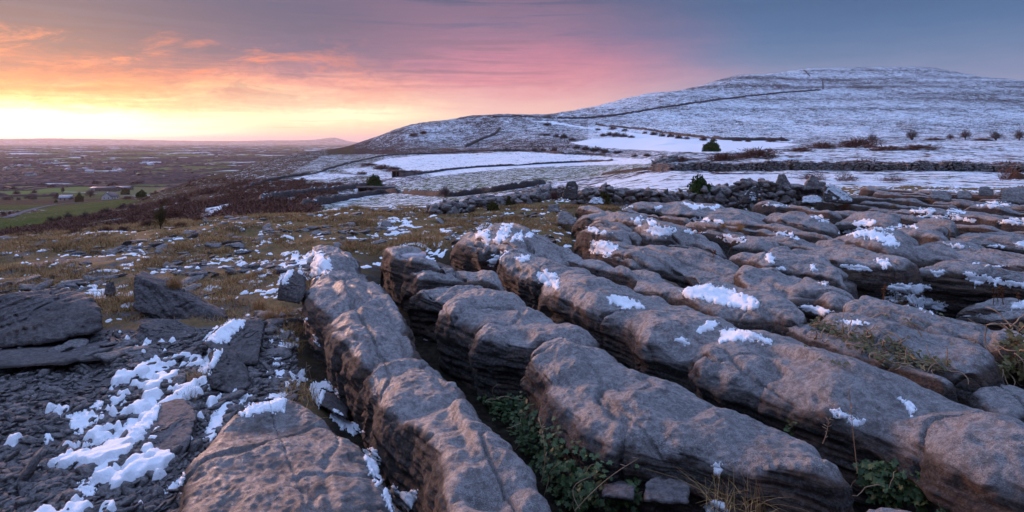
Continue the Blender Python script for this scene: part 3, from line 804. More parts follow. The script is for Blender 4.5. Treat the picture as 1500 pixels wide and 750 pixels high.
# stations, options, label
BLOCKS = [
 ([(445,360,490,358),(450,376,522,371),(468,398,552,392),(452,420,582,416),(460,450,596,438),(480,475,613,462),(503,508,637,505),(512,532,628,527)],
  dict(seed=1, rough=1.25, strata=1.3, under=0.16, crown=0.05, dips=[(500,398,.16,.10),(585,432,.16,.05)]), 'long scalloped limestone block with a snow-filled hollow at its far end'),
 ([(540,524,596,517),(520,545,650,528),(532,565,679,550),(558,588,682,575),(592,622,706,622),(624,660,740,660),(645,700,776,700),(655,745,814,748),(660,830,900,830)],
  dict(seed=2, rough=1.15, strata=1.25, under=0.16, crown=0.05, dips=[(612,602,.12,.07),(700,740,.10,.06)]), 'limestone block nearest the big flat slab, running out of the bottom edge'),
 ([(552,364,576,358),(578,378,618,364),(606,386,656,374),(650,394,695,388)],
  dict(seed=3, crown=.05, dips=[(604,374,.14,.08)]), 'limestone block with a small frozen pool in its top'),
 ([(594,396,612,383),(606,404,642,381),(642,407,682,387),(690,412,722,398),(730,415,740,410)],
  dict(seed=4), 'tapering limestone block in front of the one with the frozen pool'),
 ([(592,420,640,410),(633,430,690,406),(637,452,740,415),(692,477,792,437),(706,492,850,470),(752,506,893,500)],
  dict(seed=5, rough=1.2, strata=1.2, under=.14, dips=[(720,455,.22,.10),(800,470,.14,.05)]), 'broad limestone block with a dark layered flank, behind the great whaleback'),
 ([(762,524,852,498),(788,560,925,530),(836,603,985,550),(900,642,1060,580),(985,668,1150,618),(1080,693,1215,650),(1160,706,1252,690),(1215,722,1262,715)],
  dict(seed=6, rough=0.95, strata=1.2, under=.20, crown=.07, n=2.9, dips=[(1000,612,.09,.07)]), 'great whaleback limestone block with a small round pit, lower middle'),
 ([(722,380,760,362),(745,394,800,375),(792,410,850,397),(818,434,892,410),(868,454,930,424),(922,474,990,437),(942,494,1042,453),(1002,510,1086,470),(1014,526,1132,486),(1056,547,1195,505),(1140,574,1290,540),(1230,608,1400,575),(1330,652,1470,600),(1420,692,1545,640),(1520,735,1640,690),(1620,790,1760,750)],
  dict(seed=9, rough=1.05, strata=1.3, under=.18, n=3.0, dens=.85, dips=[(797,412,.22,.16),(910,415,.10,.08),(908,446,.14,.06),(925,476,.10,.08),(1000,500,.10,.07),(1338,592,.15,.07),(1120,520,.2,.05)]), 'longest limestone block, running from the snow-hung hump to the lower right'),
 ([(800,372,815,361),(840,387,866,375),(886,399,908,388),(926,410,962,397),(990,426,1008,415)],
  dict(seed=10, rough=.8), 'slim smooth limestone block left of the biggest snow patch'),
 ([(915,420,936,411),(975,434,1000,428),(1060,459,1082,454),(1140,481,1166,473),(1195,503,1217,490),(1290,536,1308,525),(1400,573,1410,566)],
  dict(seed=11, rough=.7, top=-1.68), 'thin limestone rib running beside the longest block'),
 ([(985,426,1002,414),(1018,440,1060,418),(1070,457,1122,438),(1130,468,1166,454),(1178,479,1190,470)],
  dict(seed=12, rough=.8), 'smooth limestone block carrying the biggest snow patch'),
 ([(872,360,886,346),(890,374,936,353),(920,385,992,360),(985,397,1052,370),(1040,410,1097,386),(1075,414,1102,396)],
  dict(seed=13, strata=1.2, dips=[(898,366,.22,.06)]), 'limestone block with ragged snow hanging on its far end'),
 ([(1072,404,1092,388),(1090,417,1142,394),(1140,430,1192,408),(1200,440,1250,428),(1215,448,1282,440)],
  dict(seed=14, strata=1.1), 'limestone block with a brown flank, just right of the biggest snow patch'),
 ([(1218,453,1240,437),(1265,464,1312,446),(1340,480,1402,462),(1430,500,1482,476),(1520,522,1570,492),(1640,560,1680,530)],
  dict(seed=15, strata=1.1), 'long limestone block with a pinkish top, behind the ivy-grown one'),
 ([(1186,476,1216,461),(1240,497,1286,471),(1310,517,1366,485),(1380,537,1432,507),(1440,550,1472,531)],
  dict(seed=16, rough=.9), 'limestone block with tangled dry ivy over its near flank'),
 ([(1416,574,1448,556),(1450,592,1505,562),(1510,612,1570,582)],
  dict(seed=17, rough=.8, top=-1.72), 'low brownish limestone lump under the ivy at the right edge'),
 ([(1185,762,1262,733),(1250,790,1335,733),(1330,810,1398,752)],
  dict(seed=18, rough=.5, top=-1.52), 'smooth limestone top showing at the very bottom right of the whaleback'),
 ([(1130,369,1165,357),(1190,376,1232,362),(1250,386,1292,369),(1300,392,1338,378)],
  dict(seed=19, endr=.12), 'limestone block with a flat broken end face and a pawlike snow patch'),
 ([(1068,373,1100,358),(1110,384,1160,364),(1170,394,1217,375),(1225,404,1252,393)],
  dict(seed=20), 'rounded limestone block with two small snow tufts on its flank'),
 ([(1220,343,1240,330),(1255,354,1302,333),(1310,362,1350,341)],
  dict(seed=21), 'limestone block under the bright wedge of snow, far right'),
 ([(1290,336,1330,328),(1340,343,1392,336),(1375,351,1402,345)], dict(seed=22), 'dark limestone block with a rounded nose, right of the snow wedge'),
 ([(1345,361,1366,350),(1400,373,1442,357),(1470,384,1505,370),(1540,400,1560,385)], dict(seed=23), 'limestone block with one thin snow strip along its crest, right edge'),
 ([(1398,347,1420,335),(1450,353,1500,337),(1540,361,1570,346)], dict(seed=24), 'layered brown limestone block reaching the right edge'),
 ([(1296,371,1320,362),(1350,377,1392,367),(1410,384,1432,376)], dict(seed=25), 'low dome of limestone with a snowy brow, beside the broken-ended block'),
 ([(1336,394,1362,378),(1400,400,1442,381),(1480,407,1522,389),(1560,420,1600,400)], dict(seed=26, strata=1.3), 'limestone block with a dark flank and snow lying along its ledge'),
 ([(1178,356,1200,346),(1230,363,1262,352),(1278,371,1301,362)], dict(seed=27), 'low limestone block before the bright wedge of snow'),
 ([(1112,317,1136,307),(1160,325,1200,313),(1205,329,1222,319)], dict(seed=28), 'limestone block with a lacy snow patch, below the leaning slab'),
 ([(1225,320,1250,312),(1280,326,1310,316),(1310,330,1332,325)], dict(seed=29), 'far limestone block right of the lacy snow patch'),
 ([(1335,328,1352,321),(1375,333,1395,326),(1395,336,1405,331)], dict(seed=30), 'little far limestone block between two snow strips'),
 ([(1228,430,1245,408),(1262,428,1290,405),(1290,434,1318,412)], dict(seed=31, top=-1.9, strata=1.3), 'fallen limestone piece in the hollow below the broken end'),
 ([(1392,458,1420,450),(1440,462,1480,452),(1510,468,1540,456)], dict(seed=32, top=-1.85), 'low dark ledge of limestone behind the rusty stems'),
 ([(1402,445,1425,434),(1450,450,1480,437),(1510,456,1540,441)], dict(seed=33, top=-1.8), 'low dark limestone ledge with snow at the right edge'),
 ([(688,352,706,316),(735,362,772,322),(788,366,832,338)],
  dict(seed=34, strata=1.3, n=2.6, rough=1.2), 'isolated limestone hump hung with several white snow streaks'),
 ([(852,316,870,304),(905,327,950,310),(950,344,1000,320),(1000,348,1028,336)], dict(seed=35, strata=1.2), 'limestone block with snow spilling down its blunt near end'),
 ([(854,329,870,320),(885,334,916,325),(925,346,956,341)], dict(seed=36, rough=.8), 'slender limestone block below the snow-spilled one'),
 ([(844,336,856,328),(880,345,906,336),(915,352,936,348)], dict(seed=37, rough=.8), 'slender limestone block with a beaded line of snow'),
 ([(968,357,985,350),(1010,363,1040,356),(1055,370,1072,365)], dict(seed=38), 'low limestone rib behind the ragged snow block'),
 ([(1062,361,1082,354),(1105,367,1130,358),(1140,374,1158,366)], dict(seed=39), 'low limestone rib with a wavy edge, mid pavement'),
 ([(958,345,972,338),(995,350,1020,342),(1030,356,1045,350)], dict(seed=40), 'small low limestone rib beside the grassy gap'),
 ([(920,301,945,293),(985,308,1040,297),(1050,315,1100,305),(1110,322,1138,312)], dict(seed=41), 'broad far limestone shelf with two oval snow patches, by the wall'),
 ([(748,371,764,359),(764,375,790,365)], dict(seed=42, rough=.6, top=-1.66), 'small smooth limestone nub behind the slim block'),
 ([(815,400,836,384),(850,412,880,396)], dict(seed=43, rough=.6, top=-1.75), 'narrow limestone nub wedged between two long blocks'),
]
def build_blocks():
    for i, (st, opt, label) in enumerate(BLOCKS):
        v, f = loft_rock(st, **opt)
        Zm = v[:, 1].mean()
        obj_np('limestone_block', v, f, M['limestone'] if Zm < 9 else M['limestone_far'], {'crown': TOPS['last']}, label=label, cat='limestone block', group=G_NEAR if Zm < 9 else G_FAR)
build_blocks()

def pave_pixel(u, v, z=-1.62):
    X = u * UU[0] + v * UV[0]; Y = u * UU[1] + v * UV[1]
    return HX + F * X / Y, HY - F * z / Y, X, Y

def build_fill():
    r = np.random.default_rng(21)
    n = 0
    v = 0.9
    while v < 22:
        wv = r.uniform(0.34, 0.62)
        u = -3.0 + r.uniform(0, 1)
        while u < 24:
            L = r.uniform(1.8, 4.6)
            x0, y0, X, Y = pave_pixel(u + L / 2, v)
            ok = (7.5 < Y < 23 and x0 < 1570 and x0 > 800 + max(0, 330 - y0) * 1.5) or (1.4 < Y < 23 and 1640 <= x0 < 3200)
            if ok:
                for uu in (u + 0.1, u + L * .3, u + L * .5, u + L * .7, u + L - .1):
                    xx, yy, XX, YY = pave_pixel(uu, v)
                    if (YY < 6.5 and x0 < 1600) or YY < .8 or (x0 >= 1600 and xx < 1545) or not pave_mask(np.array([XX]), np.array([YY]))[0] > 0.8 or (xx > 1900 and x0 < 1600) or YY > 23: ok = False; break
                    for dv in (-.35, 0, .35):
                        a, b = cell(uu, v + dv * wv)
                        if 0 <= a < 420 and 0 <= b < 420 and FOOT[a, b]: ok = False
            if ok:
                top = -1.60 + r.uniform(-.16, .08) - 0.006 * Y
                st = []
                hw = wv / 2
                for q in np.linspace(0, 1, 5):
                    uu = u + L * (1 - q)
                    wob = hw * (0.82 + 0.25 * r.uniform(-1, 1)); sh = 0.05 * r.uniform(-1, 1)
                    pts = []
                    for sg in (-1, 1):
                        X = uu * UU[0] + (v + sh + sg * wob) * UV[0]; Y = uu * UU[1] + (v + sh + sg * wob) * UV[1]
                        pts += [HX + F * X / Y, HY - F * top / Y]
                    st.append(pts)
                if min(p[1] for p in st) > HY + 20:
                    vv, ff = loft_rock(st, top=top, seed=100 + n, dens=0.9, rough=1.0)
                    yield n, vv, ff
                    n += 1
            u += (L + r.uniform(0.08, 0.35)) if ok else 0.3
        v += wv + r.uniform(0.06, 0.2)
FILL = []; BEYOND = []
MARKS = [(1275,347,'the bright wedge of snow'),(1055,437,'the biggest snow patch'),(1018,301,'the two oval snow patches'),(1230,285,'the long leaning slab'),(1200,320,'the lacy snow patch'),(880,362,'the ragged spilling snow'),(965,340,'the snow-spilled blunt end'),
 (1292,386,'the pawlike snow patch'),(1355,308,'the left snow cushion'),(1398,310,'the right snow cushion'),(1455,298,'the broad farthest snow sheet'),(1400,287,'the three loose stones'),(1340,445,'the snowy hollow of rusty stems'),(1455,410,'the long snow ledge'),(1070,333,'the grassy gap'),
 (1025,275,'the bushy ivy clump'),(1385,318,'the long thin snow band'),(1482,325,'the thick snow slab at the right edge'),(1450,388,'the frosty snow streak'),(1100,285,'the slanting snow-plastered slab'),(1490,460,'the snow pocket at the right edge'),(1130,380,'the two snow tufts'),(870,338,'the beaded line of snow'),(1500,290,'the big brown stone heap')]
_fl = set()
def fill_label(v):
    c = v[v[:, 2] > v[:, 2].mean()].mean(0); px, py = HX + F * c[0] / c[1], HY - F * c[2] / c[1]
    ln = np.ptp(v[:, 1])
    for d, mx, my, nm in sorted((math.hypot((px - a) * .6, (py - b) * 1.6), a, b, t) for a, b, t in MARKS):
        dx, dy = px - mx, py - my
        rel = (('to the right of' if dx > 0 else 'to the left of') if abs(dx) > 3 * abs(dy) else ('behind' if dy < 0 else 'in front of'))
        lab = '%s limestone block %s %s' % ('low grey', rel, nm)
        if lab not in _fl:
            _fl.add(lab); return lab
for n, vv, ff in build_fill():
    if (HX + F * vv[:, 0] / vv[:, 1]).mean() > 1600:
        BEYOND.append((vv, ff, TOPS['last'])); continue
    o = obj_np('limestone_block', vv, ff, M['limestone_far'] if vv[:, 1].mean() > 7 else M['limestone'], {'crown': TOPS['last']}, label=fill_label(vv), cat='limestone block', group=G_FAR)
    FILL.append(o)
if BEYOND:   # the pavement runs on past the right edge of the view
    vv, ff = join([(a, b) for a, b, c in BEYOND])
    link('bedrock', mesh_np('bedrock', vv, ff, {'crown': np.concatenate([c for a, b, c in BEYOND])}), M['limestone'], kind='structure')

# the big flat slab at the lower left and the boulders beyond it
v, f = loft_rock([(372,588,440,573),(312,634,496,618),(288,684,530,655),(282,722,552,700),(276,775,577,762),(270,840,610,830)], top=-1.78, floor=-2.15, n=5.0, crown=.02, under=.05, rough=.5, strata=.6, seed=60, endr=.18, dips=[(420,620,.25,.03)])
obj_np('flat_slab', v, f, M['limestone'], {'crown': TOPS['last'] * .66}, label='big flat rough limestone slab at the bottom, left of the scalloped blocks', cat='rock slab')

def hull_rock(name, pts, mat, seed=0, res=120, soft=36.0, rough=1.0, dir_strata=(0.15, -0.1, 1.0), freq=1.0, **kw):
    """an angular boulder: the convex body of a few corner points, softened and roughened"""
    bm = bmesh.new()
    for p in pts: bm.verts.new(p)
    bmesh.ops.convex_hull(bm, input=bm.verts)
    bm.normal_update()
    c = np.mean([v.co for v in bm.verts], axis=0)
    nn = np.array([f.normal for f in bm.faces]); dd = np.array([(Vector(c) - f.calc_center_median()).dot(f.normal) for f in bm.faces])
    bm.free()
    sg = np.sign(-dd); nn = nn * sg[:, None]; dd = np.abs(dd)
    th = np.linspace(0.02, math.pi - 0.02, res); phv = np.linspace(0, 2 * math.pi, 2 * res, endpoint=False)
    T, Pp = np.meshgrid(th, phv, indexing='ij')
    D = np.stack([np.sin(T) * np.cos(Pp), np.sin(T) * np.sin(Pp), np.cos(T)], -1)
    q = np.maximum(np.einsum('ijk,fk->ijf', D, nn), 1e-4) / np.maximum(dd, 1e-3)
    rr = 1.0 / (np.sum(q ** soft, -1) ** (1 / soft))
    V = c + D * rr[..., None]
    sc = float(np.mean(rr))
    o = seed * 3.7
    ds = np.array(dir_strata) / np.linalg.norm(dir_strata)
    h = V @ ds
    X, Y, Z = V[..., 0], V[..., 1], V[..., 2]
    d = 0.12 * sc * noise3(X / sc * .8, Y / sc * .8, Z / sc * .8 + o) + 0.05 * sc * noise3(X / sc * 2.3, Y / sc * 2.3, Z / sc * 2.3 + o)
    d += 0.07 * sc * noise3(X / sc * .6, Y / sc * .6, h / sc * 7 * freq + o) + 0.035 * sc * noise3(X / sc * 1.5, Y / sc * 1.5, h / sc * 17 * freq + o) + 0.02 * sc * noise3(X / sc * 6, Y / sc * 6, Z / sc * 6 + o)
    chip = np.abs(noise3(X / sc * 1.9 + .3 * o, Y / sc * 1.9, Z / sc * 2.6 + o))
    d -= 0.09 * sc * np.maximum(0, 1 - chip / .16) * (noise3(X / sc, Y / sc, Z / sc + o + 6) > -.1)
    d += 0.016 * sc * noise3(X / sc * 13, Y / sc * 13, h / sc * 22 + o) + 0.009 * sc * noise3(X / sc * 28, Y / sc * 28, Z / sc * 28 + o)
    V = V + D * (d * rough)[..., None]
    verts = V.reshape(-1, 3); faces = grid_faces(res, 2 * res, True)
    return obj_np(name, verts, faces, mat, **kw)

def P3(px, py, Z): return at(px, py, Z)
def pix_rock(name, front, back, mat, **kw):
    """corner points as (px, py, distance)"""
    return hull_rock(name, [P3(*p) for p in front + back], mat, **kw)
GB = 'boulders at the edge of the scree'
pix_rock('boulder', [(-60,520,5.7),(60,506,5.8),(152,484,6.1),(150,452,6.3)], [(0,434,6.4),(30,426,6.7),(85,418,6.9),(118,424,7.0),(-60,455,6.2),(150,478,7.2),(-60,470,7.5)], M['boulder'], seed=1, group=GB, cat='boulder', label='broad dark bedded boulder cut by the left edge of the picture', dir_strata=(-.35,.1,1))
pix_rock('boulder', [(196,452,6.9),(250,478,6.9),(300,492,6.8),(338,466,6.9),(196,402,7.2)], [(210,396,7.5),(252,414,7.4),(335,458,7.2),(300,470,7.9),(205,440,7.9)], M['boulder'], seed=2, group=GB, cat='boulder', label='tilted wedge-shaped dark boulder with slanting cracks', dir_strata=(.55,-.1,1))
pix_rock('boulder', [(194,504,6.0),(240,512,5.9),(292,506,6.0),(205,475,6.2)], [(225,468,6.4),(255,468,6.5),(285,482,6.4),(200,490,6.8),(290,500,6.8)], M['boulder'], seed=3, group=GB, cat='boulder', label='small low boulder in front of the tilted wedge')
pix_rock('boulder', [(298,504,5.6),(330,535,5.3),(378,536,5.3),(386,500,5.6)], [(345,466,6.0),(383,468,6.0),(386,478,6.1),(310,490,6.2),(380,520,6.3)], M['boulder'], seed=4, group=GB, cat='boulder', label='upright boulder with a thick cap of snow on its left slope', dir_strata=(.2,0,1))
pix_rock('boulder', [(300,566,4.9),(340,578,4.8),(368,566,4.9),(310,530,5.1)], [(318,512,5.3),(345,512,5.4),(362,540,5.2),(308,540,5.6),(365,560,5.6)], M['boulder'], seed=5, group=GB, cat='boulder', label='boulder in front of the snow-capped one, snow at its left')
pix_rock('boulder', [(140,706,3.66),(190,718,3.6),(262,690,3.75),(282,640,4.0)], [(230,588,4.55),(268,582,4.6),(288,600,4.4),(160,680,3.9),(200,640,4.2),(285,620,4.7)], M['slab'], seed=6, group=GB, cat='boulder', label='sloping slab with a long tongue of snow beside it', rough=1.3)
pix_rock('boulder', [(150,760,3.25),(255,760,3.25),(258,735,3.35)], [(190,724,3.5),(235,720,3.55),(165,735,3.6),(250,740,3.7)], M['slab'], seed=7, group=GB, cat='boulder', label='low rock at the bottom edge, left of the flat slab', rough=.6)
pix_rock('boulder', [(152,432,7.6),(168,434,7.6)], [(156,414,7.7),(166,412,7.7),(170,425,7.9),(154,428,7.9)], M['boulder'], seed=8, res=40, group=GB, cat='boulder', label='little pointed stone beside the tilted wedge')
pix_rock('boulder', [(-40,545,5.0),(100,535,5.2),(205,520,5.6),(200,500,6.1)], [(60,500,6.1),(150,492,6.4),(-40,515,5.8),(190,505,6.6)], M['boulder'], seed=9, group=GB, cat='boulder', label='low ledge of bedrock in front of the broad boulder', rough=1.9)
pix_rock('boulder', [(405,440,6.6),(440,446,6.4),(448,428,6.5)], [(408,418,6.7),(422,396,6.9),(440,396,6.8),(448,408,6.8),(430,420,7.1)], M['boulder'], seed=10, res=60, group=GB, cat='boulder', label='dark jagged stone wedged on the ledge under the snow hollow')
pix_rock('boulder', [(466,592,4.75),(490,606,4.65),(512,618,4.6)], [(470,570,4.95),(490,578,4.9),(512,600,4.8),(480,585,5.1)], M['boulder'], seed=11, res=50, group=GB, cat='boulder', label='stone in the gap between flat slab and scalloped block')
pix_rock('boulder', [(942,735,3.05),(1010,740,3.0),(1012,712,3.1)], [(945,706,3.2),(975,694,3.3),(1005,704,3.25),(960,720,3.5)], M['slab'], seed=12, res=60, group=GB, cat='boulder', label='pale stone lying under the belly of the whaleback')
pix_rock('boulder', [(880,728,3.2),(930,735,3.1),(930,712,3.2)], [(885,704,3.4),(925,700,3.45),(905,720,3.6)], M['slab'], seed=13, res=50, group=GB, cat='boulder', label='flat stone among the ivy leaves in the gap')
# loose stones in the grass behind the pavement
pix_rock('boulder', [(598,332,16.2),(612,330,16.2)], [(601,315,16.4),(609,312,16.5),(614,318,16.6),(600,328,17)], M['rubble'], seed=20, res=30, cat='boulder', group=GB, label='small upright stone against the snowy field')
pix_rock('boulder', [(570,334,16.1),(596,331,16.2)], [(580,321,16.4),(594,316,16.6),(575,326,16.9)], M['rubble'], seed=21, res=30, cat='boulder', group=GB, label='slanting stone left of the small upright one')
pix_rock('boulder', [(655,342,14.8),(678,342,14.8)], [(660,326,15.0),(672,324,15.1),(677,330,15.4)], M['rubble'], seed=22, res=30, cat='boulder', group=GB, label='grey stone in the brown grass left of the snow-hung hump')
pix_rock('boulder', [(800,312,17.2),(820,312,17.1)], [(802,300,17.3),(816,299,17.4),(821,304,17.6)], M['rubble'], seed=23, res=30, cat='boulder', group=GB, label='little blunt stone with snow beside it, in the grass')
pix_rock('boulder', [(815,328,14.6),(845,332,14.2)], [(818,310,14.9),(832,310,14.9),(847,324,14.6),(820,320,15.3)], M['rubble'], seed=24, res=36, cat='boulder', group=GB, label='leaning stone at the edge of the grass above the pavement')
pix_rock('boulder', [(665,385,10.3),(690,388,10.2),(702,380,10.4)], [(672,364,10.6),(686,366,10.6),(700,374,10.8)], M['boulder'], seed=25, res=36, cat='boulder', group=GB, label='dark stone just below the snow-hung hump')

# ------------------------------------------------------------------ dry-stone walls
def lumpy(n, seed, lo=0.5, nf=11):
    """a small angular stone: unit body of n latitude rows, as verts and quads"""
    r = np.random.default_rng(seed)
    nn = r.normal(size=(nf, 3)); nn[0] = (0, 0, 1); nn /= np.linalg.norm(nn, axis=1)[:, None]; dd = r.uniform(lo, 1.0, nf)
    th = np.linspace(0.03, math.pi - 0.03, n); ph = np.linspace(0, 2 * math.pi, 2 * n, endpoint=False)
    T, Pp = np.meshgrid(th, ph, indexing='ij')
    D = np.stack([np.sin(T) * np.cos(Pp), np.sin(T) * np.sin(Pp), np.cos(T)], -1)
    q = np.maximum(np.einsum('ijk,fk->ijf', D, nn), 1e-3) / dd
    rr = 1 / (np.sum(q ** 40, -1) ** (1 / 40))
    rr = np.minimum(rr, 1.35)
    V = D * rr[..., None]
    V *= (1 + 0.06 * noise3(V[..., 0] * 3 + seed, V[..., 1] * 3, V[..., 2] * 3))[..., None]
    return V.reshape(-1, 3), grid_faces(n, 2 * n, True)
LUMPS = [lumpy(13, 50 + i, .42) for i in range(14)]
LUMPS_S = [lumpy(7, 90 + i, .34, 8) for i in range(14)]

def rot_mats(r, n, tilt=0.5):
    a = r.uniform(0, 2 * math.pi, n); b = r.normal(0, tilt, n); c = r.normal(0, tilt, n)
    ca, sa, cb, sb, cc, sc = np.cos(a), np.sin(a), np.cos(b), np.sin(b), np.cos(c), np.sin(c)
    z = np.zeros(n); o = np.ones(n)
    Rz = np.stack([ca, -sa, z, sa, ca, z, z, z, o], -1).reshape(n, 3, 3)
    Rx = np.stack([o, z, z, z, cb, -sb, z, sb, cb], -1).reshape(n, 3, 3)
    Ry = np.stack([cc, z, sc, z, o, z, -sc, z, cc], -1).reshape(n, 3, 3)
    return Rx @ Ry @ Rz

def merge_copies(protos, which, Rm, S, Tr):
    vs, fs, off = [], [], 0
    for k, (pv, pf) in enumerate(protos):
        idx = np.nonzero(which == k)[0]
        if not len(idx): continue
        v = np.einsum('nij,nvj->nvi', Rm[idx], pv[None] * S[idx][:, None, :]) + Tr[idx][:, None, :]
        f = pf[None] + (np.arange(len(idx)) * len(pv))[:, None, None] + off
        vs.append(v.reshape(-1, 3)); fs.append(f.reshape(-1, pf.shape[1])); off += len(idx) * len(pv)
    return np.concatenate(vs), np.concatenate(fs)

def px_line(pts, step_px, Z=None, z0=12.0):
    out = []
    for (x0, y0), (x1, y1) in zip(pts[:-1], pts[1:]):
        n = max(2, int(math.hypot(x1 - x0, y1 - y0) / step_px))
        for t in np.linspace(0, 1, n, endpoint=False): out.append((x0 + (x1 - x0) * t, y0 + (y1 - y0) * t))
    out.append(pts[-1])
    return np.array([ray_ground(a, b, z0) for a, b in out])

def stone_wall_far(pts, h, w, label, seed=0, z0=25.0, mat='wall_far', group='dark field walls', name='stone_wall'):
    """a tumbled field wall that follows the ground: ridge strip with ragged top"""
    L = px_line(pts, 4, z0=z0)
    # smooth the distances so that a wall does not jump where the ground hides it
    k = np.array([1, 2, 3, 2, 1.0]); k /= k.sum()
    for c in (0, 1):
        p = np.pad(L[:, c], 2, mode='edge'); L[:, c] = np.convolve(p, k, 'valid')
    s = np.concatenate([[0], np.cumsum(np.linalg.norm(np.diff(L[:, :2], axis=0), axis=1))])
    Zm = L[:, 1].mean(); st = max(0.35 * h, Zm / F * 0.8)
    n = int(min(1500, max(8, s[-1] / st)))
    q = np.linspace(0, s[-1], n)
    X = np.interp(q, s, L[:, 0]); Y = np.interp(q, s, L[:, 1])
    dx = np.gradient(X); dy = np.gradient(Y); l = np.hypot(dx, dy) + 1e-9; nx, ny = -dy / l, dx / l
    r = np.random.default_rng(seed)
    g = ground_z(X, Y)
    hh = h * (0.86 + 0.22 * noise3(q / h * .7, seed, .3) + 0.14 * r.uniform(-1, 1, n)) * (1 - 0.45 * sstep(.32, .5, noise3(q / (14 * h), seed, 7.7)))
    hh = hh * np.clip(np.minimum(q, s[-1] - q) / (1.6 * h), 0.02, 1)
    prof_ = [(-.55, -.15), (-.5, .35), (-.38, .8), (-.12, 1.0), (.12, 1.0), (.38, .8), (.5, .35), (.55, -.15)]
    V = []
    for a, b in prof_:
        j = 0.12 * w * r.uniform(-1, 1, n); jz = 0.08 * h * r.uniform(-1, 1, n) * (b > 0)
        V.append(np.stack([X + nx * (a * w + j), Y + ny * (a * w + j), g + b * hh + jz], -1))
    V = np.stack(V, 1)
    return obj_np(name, V.reshape(-1, 3), grid_faces(n, len(prof_)), M[mat], smooth=False, label=label, cat='stone wall', group=group, kind='thing')

WALLS = [
 ([(355,279),(380,268),(420,260),(460,255),(508,240),(560,229),(590,226.5),(620,226),(680,222.5),(720,220.5),(780,222),(840,226),(890,228)], 1.3, .9, 'long dark wall curving from the scrub up along the top of the upper snowfield'),
 ([(589,258),(610,256),(640,252),(665,248.5),(700,245.5),(760,242.5),(800,240),(870,237),(900,235.5)], 1.1, 1.0, 'dark wall between the upper snowfield and the green-flecked field'),
 ([(440,306),(470,300),(500,294),(530,288),(560,283.5),(590,282.5)], 1.3, 1.0, 'dark wall along the lower field, running down left from the long open shed'),
 ([(590,283),(620,286),(650,288),(680,287),(720,282),(760,276),(800,269)], 1.1, .9, 'wall with a bare bush, between the lower field and the green-flecked field'),
 ([(880,257),(920,252),(960,247.5),(990,243)], .5, .5, 'low wall along the right end of the green-flecked field'),
 ([(679,217),(690,212),(700,207),(712,203),(725,197),(734,187)], 3.2, 2.2, 'thick dark wall climbing straight up the near hill'),
 ([(812,173),(840,174.5),(870,173),(890,171),(920,167),(960,160),(1000,154),(1050,147),(1100,141),(1150,136),(1205,132)], 3.2, 3, 'thin wall crossing the big snowy hill on a long slant'),
 ([(1205,132),(1207,127),(1204,120),(1206,116)], 2.6, 2.4, 'short wall stub turning uphill on the big snowy hill'),
 ([(1188,113),(1182,106),(1176,102)], 2.6, 2.4, 'tiny wall piece on the skyline of the big hill'),
 ([(718,172),(745,171),(775,171),(810,173)], 2.2, 2.0, 'wall along the saddle between the two hills'),
 ([(870,183),(900,186),(950,191),(1000,199),(1060,205),(1100,206),(1160,206)], 2.2, 2.2, 'hedge-topped wall along the foot of the big hill, above the white field'),
 ([(640,219),(690,222),(740,221),(790,222)], 1.6, 1.2, 'low wall under the thick climbing one'),
 ([(380,298),(410,291),(450,285),(490,280),(530,274),(548,270)], 1.6, 1.2, 'wall through brown scrub left of the round evergreen bush'),
]
for i, (p, h, w, lab) in enumerate(WALLS):
    stone_wall_far(p, h, w, lab, seed=i + 1)

def rubble_wall(pts, heights, thick, size, label, seed, mats, group=None, z0=12.0, name='rubble_wall', lumps=LUMPS, dens=1.0):
    """a wall of separate stones heaped dry on each other"""
    r = np.random.default_rng(seed)
    L = px_line(pts, 6, z0=z0)
    s = np.concatenate([[0], np.cumsum(np.linalg.norm(np.diff(L[:, :2], axis=0), axis=1))])
    hk = np.linspace(0, s[-1], len(heights))
    S, T, big = [], [], []
    q = 0.0
    area = s[-1]
    zc = 0
    levels = int(max(heights) / (size * 0.75)) + 1
    for lv in range(levels):
        q = r.uniform(0, size)
        while q < s[-1]:
            h = np.interp(q, hk, heights) * (1 + 0.18 * noise3(q * 1.3, seed, .7))
            zz = lv * size * 0.75
            sz = size * r.uniform(0.65, 1.35) * (1.15 - 0.25 * zz / max(max(heights), .1))
            if zz < h:
                wdt = thick * (1 - 0.45 * zz / max(h, .2)) / 2
                for side_ in (-1, 0, 1):
                    if side_ == 0 and (zz + size * 1.5 < h): continue
                    X = np.interp(q, s, L[:, 0]); Y = np.interp(q, s, L[:, 1])
                    X2 = np.interp(q + .1, s, L[:, 0]); Y2 = np.interp(q + .1, s, L[:, 1]); l = math.hypot(X2 - X, Y2 - Y) + 1e-9
                    off = side_ * wdt + r.normal(0, .05 * size)
                    px_, py_ = X - (Y2 - Y) / l * off, Y + (X2 - X) / l * off
                    T.append((px_, py_, float(ground_z(np.array([px_]), np.array([py_]))[0]) + zz + sz * .3 + r.normal(0, .06 * size)))
                    S.append((sz * r.uniform(.6, .95), sz * r.uniform(.5, .75), sz * r.uniform(.33, .55)))
            q += sz * r.uniform(0.85, 1.15) / dens
    S = np.array(S); T = np.array(T); n = len(S)
    v, f = merge_copies(lumps, r.integers(0, len(lumps), n), rot_mats(r, n, .35), S, T)
    return obj_np(name, v, f, M[mats], smooth=True, label=label, cat='stone wall', group=group, kind='thing')

